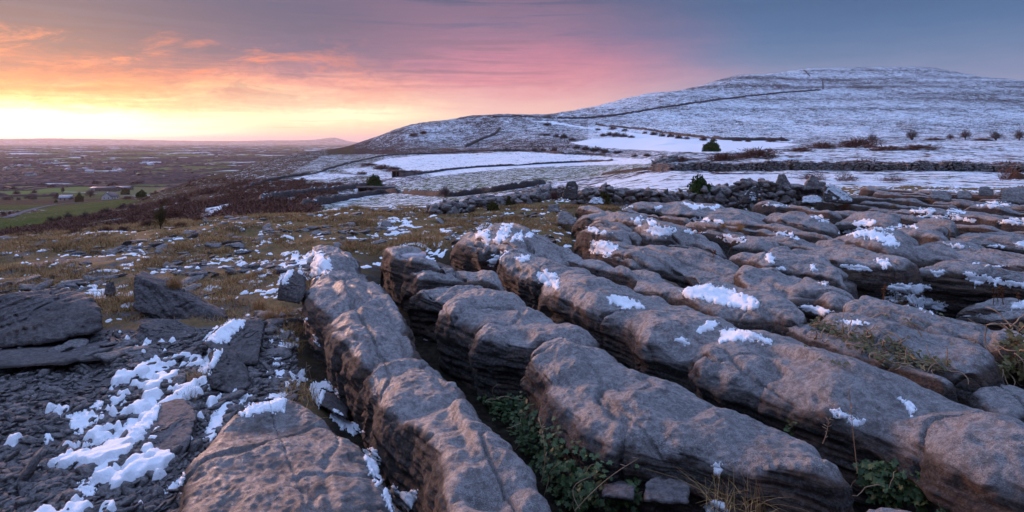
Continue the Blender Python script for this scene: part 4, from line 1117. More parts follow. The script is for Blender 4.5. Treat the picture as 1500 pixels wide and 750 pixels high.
rubble_wall([(695,304),(725,301),(760,298),(800,291),(830,288)], [.18,.34,.55,.75,.65], .7, .19, 'heaped rubble wall at the grass edge, left of the snow-plastered stone', 31, 'rubble')
rubble_wall([(850,297),(900,299),(950,301),(1000,302),(1025,302)], [.25,.48,.36,.45,.4], .7, .20, 'collapsed rubble wall between snow-plastered stone and ivy bush', 32, 'rubble')
rubble_wall([(1025,302),(1060,302),(1100,302),(1140,300),(1165,298)], [.5,.6,.7,.62,.45], .8, .21, 'high rubble wall with jagged top, right of the ivy bush', 33, 'rubble')
rubble_wall([(1165,298),(1200,296),(1230,293)], [.5,.4,.2], .8, .24, 'tumbled end of the rubble wall behind the leaning slab', 34, 'rubble')
rubble_wall([(632,315),(660,311),(700,307)], [.25,.2,.28], .6, .2, 'low scatter of wall stones at the rim above the lower field', 35, 'rubble')
rubble_wall([(960,250.5),(1010,250),(1080,249.5),(1160,249.5),(1250,250)], [.75,.8,.62,.8,.55,.78,.7,.8], .6, .2, 'straight dry-stone wall with pale coping, beyond the snowy strip', 36, 'rubble', z0=34, lumps=LUMPS_S, group='dry-stone walls beyond the snowy strip')
rubble_wall([(1250,250),(1330,250),(1420,251),(1500,252),(1620,253)], [.7,.55,.78,.6,.8,.5,.75,.7], .6, .2, 'dry-stone wall grown with brown twigs, towards the right edge', 37, 'rubble', z0=34, lumps=LUMPS_S, group='dry-stone walls beyond the snowy strip')
rubble_wall([(958,247),(975,240),(990,236)], [.9,.9,.8], .8, .5, 'short wall turning away behind the pink-lit corner', 38, 'rubble', z0=34, lumps=LUMPS_S, group='dry-stone walls beyond the snowy strip')
# single standing and leaning stones of the collapsed wall
GW = 'big loose stones along the rubble wall'
pix_rock('boulder', [(822,292,18.6),(846,294,18.5),(846,285,18.6)], [(832,265,18.8),(842,264,18.9),(847,272,19),(826,280,19.1)], M['rubble_snow'], seed=40, res=36, cat='boulder', group=GW, label='upright stone plastered white with snow, at the end of the heaped wall')
pix_rock('boulder', [(1082,298,17.2),(1108,298,17.2),(1106,285,17.3)], [(1098,275,17.4),(1108,272,17.5),(1112,285,17.8),(1086,290,17.7)], M['rubble_snow'], seed=41, res=36, cat='boulder', group=GW, label='slanting snow-plastered slab leaning on the high rubble wall')
pix_rock('boulder', [(1205,296,16.4),(1245,300,16.0),(1252,297,16.3)], [(1206,270,16.6),(1216,268,16.9),(1235,280,16.6),(1254,292,16.8)], M['rubble_snow'], seed=42, res=40, cat='boulder', group=GW, label='long leaning slab with snow streaks, at the right end of the rubble wall')
pix_rock('boulder', [(1137,288,18.4),(1160,286,18.4)], [(1140,255,18.6),(1148,253,18.7),(1158,268,18.7),(1135,270,18.9)], M['rubble'], seed=43, res=36, cat='boulder', group=GW, label='dark pointed stone standing on top of the high rubble wall')
pix_rock('boulder', [(1175,280,18.4),(1205,278,18.4)], [(1184,266,18.6),(1190,254,18.7),(1200,264,18.8),(1178,268,18.9)], M['rubble'], seed=44, res=36, cat='boulder', group=GW, label='peaked stone near the leaning slab, against the brown twigs')
pix_rock('boulder', [(858,300,16.6),(885,300,16.4)], [(868,289,16.8),(880,288,16.9),(888,294,17)], M['rubble_snow'], seed=45, res=36, cat='boulder', group=GW, label='low slab dusted with snow, in the grass before the rubble wall')
pix_rock('boulder', [(1358,292,16.5),(1395,296,16.2)], [(1362,279,16.8),(1385,278,16.9),(1396,286,16.9)], M['rubble'], seed=46, res=36, cat='boulder', group=GW, label='rounded loose stone at the far edge of the pavement, among two others')
pix_rock('boulder', [(1398,292,16.6),(1425,292,16.5)], [(1402,280,16.9),(1418,279,17),(1426,286,17)], M['rubble'], seed=47, res=36, cat='boulder', group=GW, label='middle one of three loose stones at the far edge of the pavement')
pix_rock('boulder', [(1430,288,17),(1456,288,17)], [(1434,273,17.2),(1446,272,17.3),(1456,279,17.4)], M['rubble'], seed=48, res=36, cat='boulder', group=GW, label='pyramid-like loose stone near the right edge, beyond the pavement')
pix_rock('boulder', [(1455,300,15.6),(1540,304,15.2)], [(1462,275,16),(1500,270,16.2),(1545,280,16)], M['rubble'], seed=49, res=44, cat='boulder', group=GW, label='big brown stone heap cut by the right edge, beyond the pavement')
pix_rock('boulder', [(1170,299,16.2),(1206,299,16.0)], [(1174,287,16.5),(1196,285,16.6),(1206,291,16.6)], M['rubble_snow'], seed=50, res=36, cat='boulder', group=GW, label='low snowy stone just left of the long leaning slab')

# ------------------------------------------------------------------ bushes and trees
def twigs_mesh(seed, n=900, shape=(1, 1, 1), tw=0.010, ln=0.22, base=0.12, droop=0.0, leaf=False):
    """crown of fine twigs or leaf-sized faces through the volume of an uneven body"""
    r = np.random.default_rng(seed)
    d = r.normal(size=(n, 3)); d /= np.linalg.norm(d, axis=1)[:, None]
    d[:, 2] = np.abs(d[:, 2]) * 1.15 - 0.15
    lob = 0.70 + 0.50 * noise3(d[:, 0] * 1.5 + seed, d[:, 1] * 1.5, d[:, 2] * 1.5) + 0.36 * noise3(d[:, 0] * 4 + seed, d[:, 1] * 4, d[:, 2] * 4)
    if leaf: lob = .84 + .22 * noise3(d[:, 0] * 1.7 + seed, d[:, 1] * 1.7, d[:, 2] * 1.7) + .2 * noise3(d[:, 0] * 4 + seed, d[:, 1] * 4, d[:, 2] * 4)
    rad = r.uniform(0.12, 1, n) ** (0.45 if not leaf else 0.30)
    p = d * (lob * rad)[:, None]
    p[:, 2] = np.maximum(p[:, 2] + base, 0.02)
    p *= np.array(shape)
    if leaf:
        dirs = r.normal(size=(n, 3))
    else:
        dirs = d + r.normal(0, .55, (n, 3)); dirs[:, 2] += .35
    dirs /= np.linalg.norm(dirs, axis=1)[:, None]
    sd = np.cross(dirs, r.normal(size=(n, 3))); sd /= np.linalg.norm(sd, axis=1)[:, None]
    l = ln * r.uniform(.5, 1.3, n)[:, None]; w = tw * r.uniform(.6, 1.4, n)[:, None]
    V = np.stack([p - dirs * l / 2 - sd * w, p - dirs * l / 2 + sd * w, p + dirs * l / 2 + sd * w * (.35 if not leaf else .8), p + dirs * l / 2 - sd * w * (.35 if not leaf else .8)], 1).reshape(-1, 3)
    return V, np.arange(4 * n).reshape(n, 4)

def limb_tube(pts, radii, k=5):
    pts = np.array(pts, float); n = len(pts)
    t = np.gradient(pts, axis=0); t /= np.linalg.norm(t, axis=1)[:, None] + 1e-9
    ref = np.where(np.abs(t[:, 2:3]) > .9, np.array([[1., 0, 0]]), np.array([[0, 0, 1.]]))
    a = np.cross(t, ref); a /= np.linalg.norm(a, axis=1)[:, None] + 1e-9; b = np.cross(t, a)
    ph = np.linspace(0, 2 * math.pi, k, endpoint=False)
    V = pts[:, None] + (a[:, None] * np.cos(ph)[None, :, None] + b[:, None] * np.sin(ph)[None, :, None]) * np.array(radii)[:, None, None]
    return V.reshape(-1, 3), grid_faces(n, k, True)

def limbs_mesh(seed, n=9, spread=.6, height=.8, r0=.04, twisty=.12):
    r = np.random.default_rng(seed); parts = []
    for i in range(n):
        a = r.uniform(0, 2 * math.pi); sp = spread * r.uniform(.3, 1); h = height * r.uniform(.6, 1)
        q = np.linspace(0, 1, 7)
        p = np.stack([np.cos(a) * sp * q ** 1.4, np.sin(a) * sp * q ** 1.4, h * q], -1) + r.normal(0, twisty * .3, (7, 3)) * q[:, None]
        parts.append(limb_tube(p, r0 * (1 - .8 * q), 5))
        for j in range(3):
            k = r.integers(2, 6); d = r.normal(0, .3, 3); d[2] = abs(d[2]) + .15
            qq = np.linspace(0, 1, 4)[:, None]
            parts.append(limb_tube(p[k] + d * qq * .6, r0 * .45 * (1 - .8 * qq[:, 0]), 4))
    return join(parts)

CROWN = {
 'scrub': [mesh_np('scrub_crown', *twigs_mesh(200 + i, 900, (1, 1, 1), .014, .28), smooth=False) for i in range(4)],
 'scrub_small': [mesh_np('scrub_crown', *twigs_mesh(220 + i, 300, (1, 1, 1), .032, .34), smooth=False) for i in range(4)],
 'thorn': [mesh_np('thorn_crown', *twigs_mesh(240 + i, 620, (1, 1, .85), .009, .30, .35), smooth=False) for i in range(4)],
 'green': [mesh_np('leafy_crown', *twigs_mesh(260 + i, 2600, (1, 1, 1), .035, .10, .1, leaf=True), smooth=False) for i in range(4)],
}
LIMBS = [mesh_np('limbs', *limbs_mesh(300 + i)) for i in range(4)]
_used = {}
def bush(px, py, wpx, hpx, kind, mat, label, group=None, Z=None, limbs=True, name='bush', cat='bush', z0=20.0, k=None):
    """foot of the bush at photo pixel (px, py); crown as wide and high as it is in the photo"""
    if Z is None: g = ray_ground(px, py, z0)
    else:
        X = (px - HX) * Z / F; g = np.array([X, Z, ground_z(np.array([X]), np.array([Z]))[0]])
    if kind == 'scrub_small': wpx *= 1.5; hpx *= 1.05
    sx = wpx / 2 * g[1] / F; sz = hpx * g[1] / F
    i = int(px * 7 + py * 3) % 4 if k is None else k
    o = link(name, None, None, label=label, cat=cat, group=group, loc=g + np.array([0, 0, -0.03 * sz]))
    key = (kind, i, mat)
    me = _used.get(key)
    if me is None:
        me = CROWN[kind][i].copy(); me.materials.append(M[mat]); _used[key] = me
    c = link('crown', me, None, parent=o); c.scale = (sx, max(sx * .8, .1), sz / 1.05); c.rotation_euler = (0, 0, (px * 1.7) % 6.28)
    if limbs:
        key = ('limbs', i, mat); lm = _used.get(key)
        if lm is None:
            lm = LIMBS[i].copy(); lm.materials.append(M['hawthorn']); _used[key] = lm
        t = link('trunk', lm, None, parent=o); t.scale = (sx * .9, sx * .9, sz * .9)
    return o

# right-hand skyline thorns and the brown scrub banks under the big hill
GT = 'bare thorn trees along the foot of the big hill'
bush(1336, 205.5, 36, 20, 'thorn', 'hawthorn', 'widest bare thorn tree at the foot of the big hill', GT, name='thorn_tree', cat='tree', z0=100)
bush(1414, 204, 26, 17, 'thorn', 'hawthorn', 'bare thorn tree second from the wide one, at the foot of the big hill', GT, name='thorn_tree', cat='tree', z0=100)
bush(1392, 204.5, 16, 11, 'thorn', 'hawthorn', 'smallest thorn tree, right beside the wide one', GT, name='thorn_tree', cat='tree', z0=100)
bush(1459, 206, 26, 17, 'thorn', 'hawthorn', 'bare thorn tree last but one before the right edge', GT, name='thorn_tree', cat='tree', z0=100)
bush(1493, 206, 24, 20, 'thorn', 'hawthorn', 'bare thorn tree touching the right edge of the picture', GT, name='thorn_tree', cat='tree', z0=100)
bush(1278, 210, 20, 18, 'thorn', 'hawthorn', 'thin bare thorn rising from the brown scrub bank', GT, name='thorn_tree', cat='tree', z0=60)
GS = 'brown scrub banks below the big hill'
SCR = [(1060,236,60,17,'brown scrub beside the dark round evergreen'),(1110,231,80,20,'tall part of the brown scrub bank, right of the evergreen'),(1000,237,30,12,'dark scrub hump left of the evergreen'),
 (1205,217,70,12,'brown scrub in the middle of the far bank'),(1258,216,90,18,'highest brown scrub bank in front of the white hillside'),(1300,221,70,11,'brown scrub right of the highest bank'),
 (1345,220,90,12,'flat brown scrub mound standing in the snow strip'),(1172,222,60,8,'low brown scrub between two snow strips'),
 (1135,242,70,9,'low brown scrub hedge above the dry-stone wall'),(1160,239,40,7,'small brown scrub tuft above the dry-stone wall'),(1265,241,110,9,'long low scrub hedge above the dry-stone wall'),
 (1400,243,90,10,'scrub hedge above the wall, near the right edge'),(1475,246,70,14,'dense brown scrub at the right edge above the wall'),(1540,246,90,14,'brown scrub just beyond the right edge'),
 (1370,205.5,40,5,'low brown hedge between the thorn trees'),(1440,206,40,5,'low brown hedge under the right-hand thorn trees')]
for x, y, w, h, lab in SCR:
    bush(x, y, w, h, 'scrub', 'scrub', lab, GS, limbs=False, z0=30)
GB2 = 'sparse twiggy bushes before the dry-stone wall'
for x, y, w, h, lab in [(1190,266,80,14,'sparse twiggy bush in front of the pale coping'),(1240,268,70,15,'sparse twiggy bush just right of the pyramid stones'),(1310,268,70,12,'sparse twiggy bush before the overgrown wall'),(1480,268,70,26,'tall brown twiggy bush at the right edge')]:
    bush(x, y, w, h, 'thorn', 'scrub', lab, GB2, limbs=False, z0=22)
bush(1042, 222, 32, 18, 'green', 'evergreen', 'dark round evergreen rising out of the brown scrub', None, name='evergreen_bush', z0=60)
bush(1025, 300, 46, 50, 'green', 'evergreen', 'bushy ivy clump growing over the rubble wall', None, name='ivy_bush', Z=18.6, limbs=False)
bush(1058, 285, 20, 24, 'green', 'evergreen', 'small ivy clump beside the bushy one on the wall', None, name='ivy_bush', Z=18.9, limbs=False, k=2)
bush(884, 294, 34, 22, 'green', 'olive', 'low dark green bramble on the rubble wall', None, name='bramble', Z=18.9, limbs=False)
bush(722, 300, 22, 16, 'green', 'olive', 'mossy green bush at the left end of the heaped wall', None, name='bramble', Z=17.8, limbs=False)
bush(745, 293, 26, 14, 'green', 'olive', 'mossy green bush upslope of the heaped wall end', None, name='bramble', Z=19.5, limbs=False, k=1)
bush(812, 264, 26, 18, 'scrub', 'scrub', 'twiggy bush behind the top of the heaped wall', None, Z=21, limbs=False)
bush(652, 290, 20, 24, 'thorn', 'hawthorn', 'single bare bush standing on the field wall', None, z0=60)
bush(548, 274, 34, 21, 'green', 'evergreen', 'round evergreen bush beside the long open shed', None, name='evergreen_bush', z0=80)
bush(1490, 262, 24, 12, 'green', 'olive', 'yellow-green bush at the right edge', None, name='bramble', z0=24, limbs=False)
GH = 'scrub bushes round the upper snowfield'
for x, y, w, h, lab in [(560,248,24,8,'scrub row above the small shed'),(577,250,20,9,'scrub right next to the small shed'),(540,243,24,6,'leftmost scrub of the row above the small shed'),(610,254,40,6,'low scrub right of the small shed'),
  (530,256,16,6,'small scrub on the snowy bank left of the shed'),(606,200,14,7,'scrub tuft on the skyline slope of the near hill'),(620,196,12,6,'second scrub tuft on the skyline slope of the near hill')]:
    bush(x, y, w, h, 'scrub_small', 'scrub', lab, GH, limbs=False, z0=60)
GM = 'hedge bushes around the white field under the big hill'
HED = [(802,184,12,6),(826,203,14,10),(838,206,12,5),(783,222,10,7),(796,222,9,6),(812,221,12,7),(845,218,14,8),(858,220,16,8),(872,222,18,9),(886,224,16,8),(905,225,14,6),(800,199,16,5),(815,201,10,6),
 (884,200,12,6),(893,199,12,8),(903,200,14,9),(914,201,12,8),(925,202,10,5),(876,191,9,4),(898,190,12,6),(915,192,10,5),(945,196,9,5),(958,198,12,7),(970,200,10,6),(982,201,12,8),(994,203,12,8),(1006,204,10,5),
 (1030,206,12,7),(1045,207,10,6),(1080,207,14,7),(1096,208,10,6),(1130,208,16,7),(1148,207,12,6),(742,221,10,6),(756,222,10,5),(948,229,14,6),(975,232,16,6),(930,230,12,5)]
LM = ['small dark hedge bush %s' % t for t in (
 'at the top corner of the white field','on the dark slope left of the white field','just below the bush on the dark slope','on the low wall left of the white field, first of three','on the low wall left of the white field, second of three','on the low wall left of the white field, third of three',
 'at the lower left corner of the white field','beside the lower left corner of the white field','under the lower edge of the white field','further along under the lower edge of the white field','last under the lower edge of the white field','high on the dark slope, wide and flat','high on the dark slope, narrow',
 'first in the clump inside the white field','second in the clump inside the white field','tallest in the clump inside the white field','next to the tallest in the clump inside the white field','trailing the clump inside the white field',
 'at the upper start of the hedge line below the big hill','second on the hedge line below the big hill','third on the hedge line below the big hill','alone midway on the hedge line below the big hill','before the thick stretch of the hedge line','opening the thick stretch of the hedge line','in the thick stretch of the hedge line','closing the thick stretch of the hedge line','after the thick stretch of the hedge line',
 'left of the round evergreen, at the foot of the hill','just behind the round evergreen, at the foot of the hill','right of the round evergreen, at the foot of the hill','second right of the round evergreen, at the foot of the hill','above the brown scrub bank, wide','above the brown scrub bank, narrow',
 'under the thick climbing wall, left','under the thick climbing wall, right','between the upper snowfield and the white field, left','between the upper snowfield and the white field, right','between the upper snowfield and the white field, smallest')]
for (x, y, w, h), lab in zip(HED, LM):
    bush(x, y, w, h, 'scrub_small', 'hawthorn', lab, GM, limbs=False, z0=100)
# thorn and gorse scrub on the left slope
GL = 'scrub bushes on the slope towards the plain'
LSC = [(75,324,12,9,'hawthorn','first in the row across the yellow field, small'),(86,324,10,10,'hawthorn','second in the row across the yellow field, small'),(100,321,14,12,'hawthorn','third in the row across the yellow field, round'),(125,321,24,13,'hawthorn','wide, middle of the row across the yellow field'),
 (156,314,26,13,'hawthorn','wide, upper end of the row across the yellow field'),(180,305,14,9,'hawthorn','small, below the white house'),(192,306,9,9,'hawthorn','tree-like, below the white house'),
 (110,352,20,11,'scrub','lowest on the brown slope'),(85,335,18,9,'scrub','low, just below the yellow field row'),(155,350,26,10,'scrub','flat, down on the brown slope'),(55,345,20,9,'scrub','left on the brown slope'),
 (235,338,26,44,'olive','tall and yellowish, rising like a young tree'),(215,332,30,14,'scrub','beside the tall yellowish one'),(255,318,34,18,'scrub','dark, right of the tall yellowish one'),(280,310,34,16,'scrub','dark, in the thick of the scrub'),(240,300,30,12,'scrub','dark, high in the scrub edge'),
 (270,296,28,11,'scrub','along the top of the thick scrub'),(300,300,24,10,'scrub','above the pale snow gap'),(322,300,20,10,'scrub','right above the pale snow gap'),(350,302,22,12,'scrub','rounded, right of the pale snow gap'),(372,305,22,12,'scrub','rounded, second right of the pale snow gap'),(392,303,20,11,'scrub','rounded, third right of the pale snow gap'),
 (290,325,30,10,'scrub','low, under the pale snow gap'),(265,334,30,11,'scrub','low, close to the grass edge'),(330,318,26,9,'scrub','low, between snow gap and grass edge'),(405,310,26,12,'scrub','left of the lower field corner'),(430,306,22,10,'scrub','at the lower field corner'),
 (310,283,22,8,'scrub','small, on the ridge above the scrub'),(350,272,20,7,'scrub','small, high on the ridge'),(400,282,24,8,'scrub','along the curving wall, lower'),(430,274,20,7,'scrub','along the curving wall, upper'),(200,318,20,10,'scrub','at the foot of the slope, near the plain'),(30,352,24,9,'scrub','far left on the brown slope'),(0,350,26,9,'scrub','touching the left edge on the brown slope'),
 (180,340,28,10,'scrub','mid brown slope, left of the tall yellowish one'),(135,338,24,9,'scrub','mid brown slope, under the wide row bush'),(455,292,20,7,'scrub','behind the wall of the lower field'),(490,285,22,7,'scrub','behind the wall, nearer the long shed')]
for x, y, w, h, mt, lab in LSC:
    bush(x, y, w, h, 'thorn' if mt == 'olive' else ('scrub' if w > 20 else 'scrub_small'), mt, 'scrub bush ' + lab, GL, limbs=(mt == 'olive'), z0=14 if y > 300 else 60)

def build_heath():
    r = np.random.default_rng(41)
    pv, pf = twigs_mesh(500, 46, (1, 1, 1), .05, .5)
    protos = [twigs_mesh(500 + i, 46, (1, 1, 1), .05, .5) for i in range(6)]
    S, T = [], []
    lz = np.exp(r.uniform(math.log(24), math.log(420), 30000)); xx = r.uniform(-350, 500, 30000); X = (xx - HX) * lz / F
    z = ground_z(X, lz); y = HY - F * z / lz
    green = in_poly(xx, y, [(-300, 352), (-300, 300), (0, 318), (60, 309), (130, 296), (182, 290), (215, 293.5), (190, 305), (110, 319), (40, 336), (-60, 354)]) | in_poly(xx, y, [(285, 322), (300, 306), (335, 298), (345, 302), (320, 315), (300, 330)])
    ok = ~green & (y > 262 + .0 * xx) & (y < 372) & (noise3(X / (lz * .12), np.log(lz) * 6, 2.2) + .5 * r.random(30000) > .30) & (xx + (y - 300) * 1.2 < 470)
    X, Y, z = X[ok], lz[ok], z[ok]; n = len(X)
    h = r.uniform(.3, 1.0, n) * np.minimum(.25 + Y / 90, 1.4)
    Sx = np.stack([h * r.uniform(.9, 2.0, n), h * r.uniform(.9, 1.6, n), h], -1)
    v, f = merge_copies(protos, r.integers(0, 6, n), rot_mats(r, n, .05), Sx, np.stack([X, Y, z - .05], -1))
    obj_np('heath', v, f, M['scrub'], smooth=False, kind='stuff', label='low reddish-brown heath covering the slope down to the plain', cat='heath')
build_heath()

# ------------------------------------------------------------------ the plain: hedgerow woods, trees, houses
def build_hedges():
    r = np.random.default_rng(77)
    vs, fs, off = [], [], 0
    # hedge lines: lumpy strips on an uneven net
    lines = []
    for i in range(1150):
        Z = math.exp(r.uniform(math.log(700), math.log(11000)))
        x = r.uniform(-420, 640)
        X = (x - HX) * Z / F
        a = r.normal(0.0, .25) + (math.pi / 2 if r.random() < .35 else 0)
        L = r.uniform(80, 380) * (1 + Z / 5000)
        lines.append((X, Z, a, L, r.uniform(1.6, 4.2), r.uniform(3, 8) * (1 + Z / 2600)))
    for X, Z, a, L, h, w in lines:
        n = int(np.clip(L / max(5, Z / F * 3), 6, 50))
        q = np.linspace(-.5, .5, n) * L
        x = X + np.cos(a) * q + 6 * noise3(q / 60, X, 1.1); y = Z + np.sin(a) * q + 6 * noise3(q / 60, X, 4.1)
        if y.min() < 690: continue
        hx = HX + F * x / y; hy = HY - F * PL / y
        if np.any((hx > 84) & (hx < 200) & (hy > 275)) : continue
        g = ground_z(x, y)
        if g.max() > PL + 6: continue
        hh = h * (.55 + .55 * r.random(n) ** 1.5 + .5 * (r.random(n) > .82))
        V = np.stack([np.stack([x - np.sin(a) * w * b, y + np.cos(a) * w * b, g - .3 + hh * c], -1) for b, c in ((-.5, 0), (-.42, .6), (-.1, 1), (.12, .95), (.42, .6), (.5, 0))], 1)
        V += r.normal(0, .25, V.shape) * (w / 8)
        vs.append(V.reshape(-1, 3)); fs.append(grid_faces(n, 6) + off); off += n * 6
    v = np.concatenate(vs); f = np.concatenate(fs)
    obj_np('hedgerows', v, f, M['hawthorn'], smooth=False, kind='stuff', label='dark hedges and copses dividing the fields of the wide plain', cat='hedgerow')
build_hedges()

def box(x0, x1, y0, y1, z0, z1):
    v = np.array([(x, y, z) for z in (z0, z1) for y in (y0, y1) for x in (x0, x1)], float)
    f = np.array([(0, 2, 3, 1), (4, 5, 7, 6), (0, 1, 5, 4), (2, 6, 7, 3), (0, 4, 6, 2), (1, 3, 7, 5)])
    return v, f

M['whitewash'] = mat_flat('white_render', (0.62, 0.60, 0.58), (0.52, 0.50, 0.48), 1.5)
M['pinkwash'] = mat_flat('pale_render', (0.42, 0.36, 0.33), (0.36, 0.31, 0.29), 1.5)
M['slate'] = mat_flat('slate_roof', (0.09, 0.085, 0.10), (0.14, 0.13, 0.15), 2.0)
M['snowroof'] = mat_flat('frosted_roof', (0.42, 0.42, 0.46), (0.30, 0.29, 0.33), 1.0)
M['pane'] = mat_flat('window_glass', (0.03, 0.035, 0.05), None, 1, .15, .5)
M['tin'] = mat_flat('tin_roof', (0.16, 0.155, 0.19), (0.24, 0.23, 0.27), .8, .6, .4)
M['shedwall'] = mat_flat('shed_wall', (0.20, 0.155, 0.14), (0.13, 0.10, 0.095), 1.5)
M['darkwood'] = mat_flat('dark_boards', (0.05, 0.036, 0.032), (0.08, 0.055, 0.045), 2)
M['asphalt'] = mat_flat('road_asphalt', (0.10, 0.09, 0.095), (0.20, 0.19, 0.20), .4, .95, 0.0)

def house(px, py, w, d, hw, hr, rz, wall, roof, label, group, chim=True, wins=2, z0=300, gable_front=False, name='house'):
    g = ray_ground(px, py, z0)
    g[2] = ground_z(np.array([g[0]]), np.array([g[1]]))[0]
    o = link(name, None, None, label=label, cat='house' if name == 'house' else 'barn', group=group, loc=g); o.rotation_euler = (0, 0, rz)
    W, D = w / 2, d / 2
    v = np.array([(-W, -D, -.6), (W, -D, -.6), (W, D, -.6), (-W, D, -.6), (-W, -D, hw), (W, -D, hw), (W, D, hw), (-W, D, hw), (-W, 0, hw + hr), (W, 0, hw + hr)], float)
    me = bpy.data.meshes.new('walls'); me.from_pydata(v.tolist(), [], [(0, 1, 5, 4), (2, 3, 7, 6), (1, 2, 6, 9, 5), (3, 0, 4, 8, 7)])
    link('wall', me, M[wall], parent=o)
    e = .35; t = .22; sl = hr / D
    parts = []
    for sg in (-1, 1):
        y1 = sg * (D + e); z1 = hw - e * sl
        q = np.array([(-W - e, y1, z1), (W + e, y1, z1), (W + e, 0, hw + hr), (-W - e, 0, hw + hr)], float)
        q2 = q + np.array([0, 0, t])
        parts.append((np.concatenate([q, q2]), np.array([(0, 1, 2, 3), (4, 7, 6, 5), (0, 4, 5, 1), (3, 2, 6, 7), (0, 3, 7, 4), (1, 5, 6, 2)])))
    vv, ff = join(parts)
    rf = link('roof', mesh_np('roof', vv + np.array([0, 0, .02]), ff, smooth=False), M[roof], parent=o)
    if chim:
        link('chimney', mesh_np('chimney', *box(-W * .8, -W * .8 + .9, -.4, .4, hw + hr * .6, hw + hr + 1.3), smooth=False), M[wall], parent=rf)
    for i in range(wins):
        cx = -W + (i + .5) * w / wins
        isd = (i == wins // 2)
        vv, ff = box(cx - .55, cx + .55, -D - .06, -D + .05, (0.0 if isd else .9), 2.15)
        link('door' if isd else 'window', mesh_np('opening', vv, ff, smooth=False), M['darkwood' if isd else 'pane'], parent=o)
    for cy in ((-D * .45, D * .45)):
        for sg in (1, -1):
            vv, ff = box(sg * (W + .05) - .05, sg * (W + .05) + .05, cy - .55, cy + .55, .9, 2.2)
            link('window', mesh_np('opening', vv, ff, smooth=False), M['pane'], parent=o)
    return o
GHs = 'houses and barns on the near plain'
house(161.5, 291.8, 10, 12, 3.0, 3.9, R(78), 'whitewash', 'slate', 'white gabled house at the end of the road, gable to the viewer', GHs, wins=3)
house(97, 293.0, 12, 8, 2.8, 2.6, R(18), 'pinkwash', 'snowroof', 'pale pinkish house behind the road, left of the big round tree', GHs, wins=3)
house(142, 279.5, 11, 14, 3.4, 1.8, R(4), 'whitewash', 'tin', 'barn with pale roof, left half of the farm sheds', GHs, chim=False, name='barn', z0=500)
house(158, 280, 24, 14, 4, 1.8, R(3), 'shedwall', 'slate', 'long dark barn behind the white house', GHs, chim=False, name='barn', z0=500)
house(181, 278, 20, 11, 3.0, 1.6, R(3), 'shedwall', 'tin', 'low barn at the right end of the farm sheds', GHs, chim=False, name='barn', z0=500)
GV = 'small houses far out on the plain'
FAR = [(118,251,'white'),(131,253.5,'snow'),(125,250,'snow'),(100,250.5,'snow'),(158,247.8,'white'),(171,249,'white'),(146,236,'white'),(165,235,'snow'),(45,258,'white'),(213,238,'white'),(221,243.5,'snow'),(57,239,'white'),(30,245,'snow'),(20,244.5,'white'),(40,244,'white'),(192,241,'white'),(83,238,'snow'),(105,226,'white'),(232,226,'white'),(120,224.5,'white'),(72,240,'white'),(155,226,'white'),(10,249,'snow'),(178,252,'snow')]
LF = ['beside the farm cluster, tallest gable','beside the farm cluster, snow-roofed right one','in the farm cluster, snow-roofed middle one','west end of the farm cluster','above the farm cluster, round-looking','above the farm cluster, right of the round-looking one','in the mid plain, white','in the mid plain, next to the white one','alone by dark trees at the left','near the bright snow strip','on the bright snow strip','in the left mid plain, with white gable','in the long row at the left, first','in the long row at the left, second','in the long row at the left, third','between cluster and snow strip','left mid plain, snow-roofed','high in the plain, above the cluster','high in the plain, far right','high in the plain, beside the one above the cluster','left mid plain, right of the white gable','high in the plain, between two others','by the left edge','by the bright fields right of the cluster']
for (x, y, c), lab in zip(FAR, LF):
    house(x, y, 15, 10, 4.0, 3.0, R((x * 37) % 90 - 45), 'whitewash', 'snowroof' if c == 'snow' else 'slate', 'tiny house %s' % lab, GV, chim=False, wins=2, z0=500)

GP = 'trees on the near plain'
PT = [(116,296,17,15,'evergreen','green','large round dark tree beside the pink house'),(184,285,18,11,'evergreen','green','dark evergreen right of the white house'),(207,289,18,12,'evergreen','green','second dark evergreen right of the white house'),
 (105,294,10,8,'hawthorn','thorn','bare tree hiding the corner of the pink house'),(132,289,24,14,'hawthorn','thorn','wide bare tree before the barns'),(187,292,12,7,'scrub','scrub_small','brown bush right of the white house gable'),
 (83,291,10,7,'hawthorn','scrub_small','small tree left of the pink house'),(92,283,9,12,'hawthorn','thorn','bare tree behind the pink house'),(48,292,10,7,'hawthorn','scrub_small','round tree on the field hedge, middle'),(40,291,8,6,'hawthorn','scrub_small','round tree on the field hedge, beside the middle one'),(24,285,10,8,'hawthorn','scrub_small','tree on the left field hedge'),(50,283,8,6,'hawthorn','scrub_small','tree higher on the field hedge'),(5,316,10,8,'hawthorn','thorn','bare tree by the road at the left edge'),(14,315,8,7,'hawthorn','thorn','second bare tree by the road at the left edge'),
 (10,293,12,7,'hawthorn','scrub_small','tree clump at the far left hedge'),(27,293,6,5,'hawthorn','scrub_small','tiny tree on the far left hedge'),(82,297,6,5,'evergreen','green','small garden bush before the pink house'),(20,279,12,8,'hawthorn','scrub_small','tree in the second field row, left'),(60,274,16,7,'hawthorn','scrub_small','wide tree clump in the second field row'),(75,275,14,6,'hawthorn','scrub_small','tree clump beside the wide one in the second field row'),(165,272,18,6,'hawthorn','scrub_small','tree clump behind the barns'),(200,270,20,6,'hawthorn','scrub_small','tree clump right behind the barns'),(140,270,14,7,'hawthorn','scrub_small','tree clump left behind the barns')]
for x, y, w, h, mt, kd, lab in PT:
    bush(x, y, w, h, kd, mt, lab, GP, limbs=(h > 10), name='tree', cat='tree', z0=300)

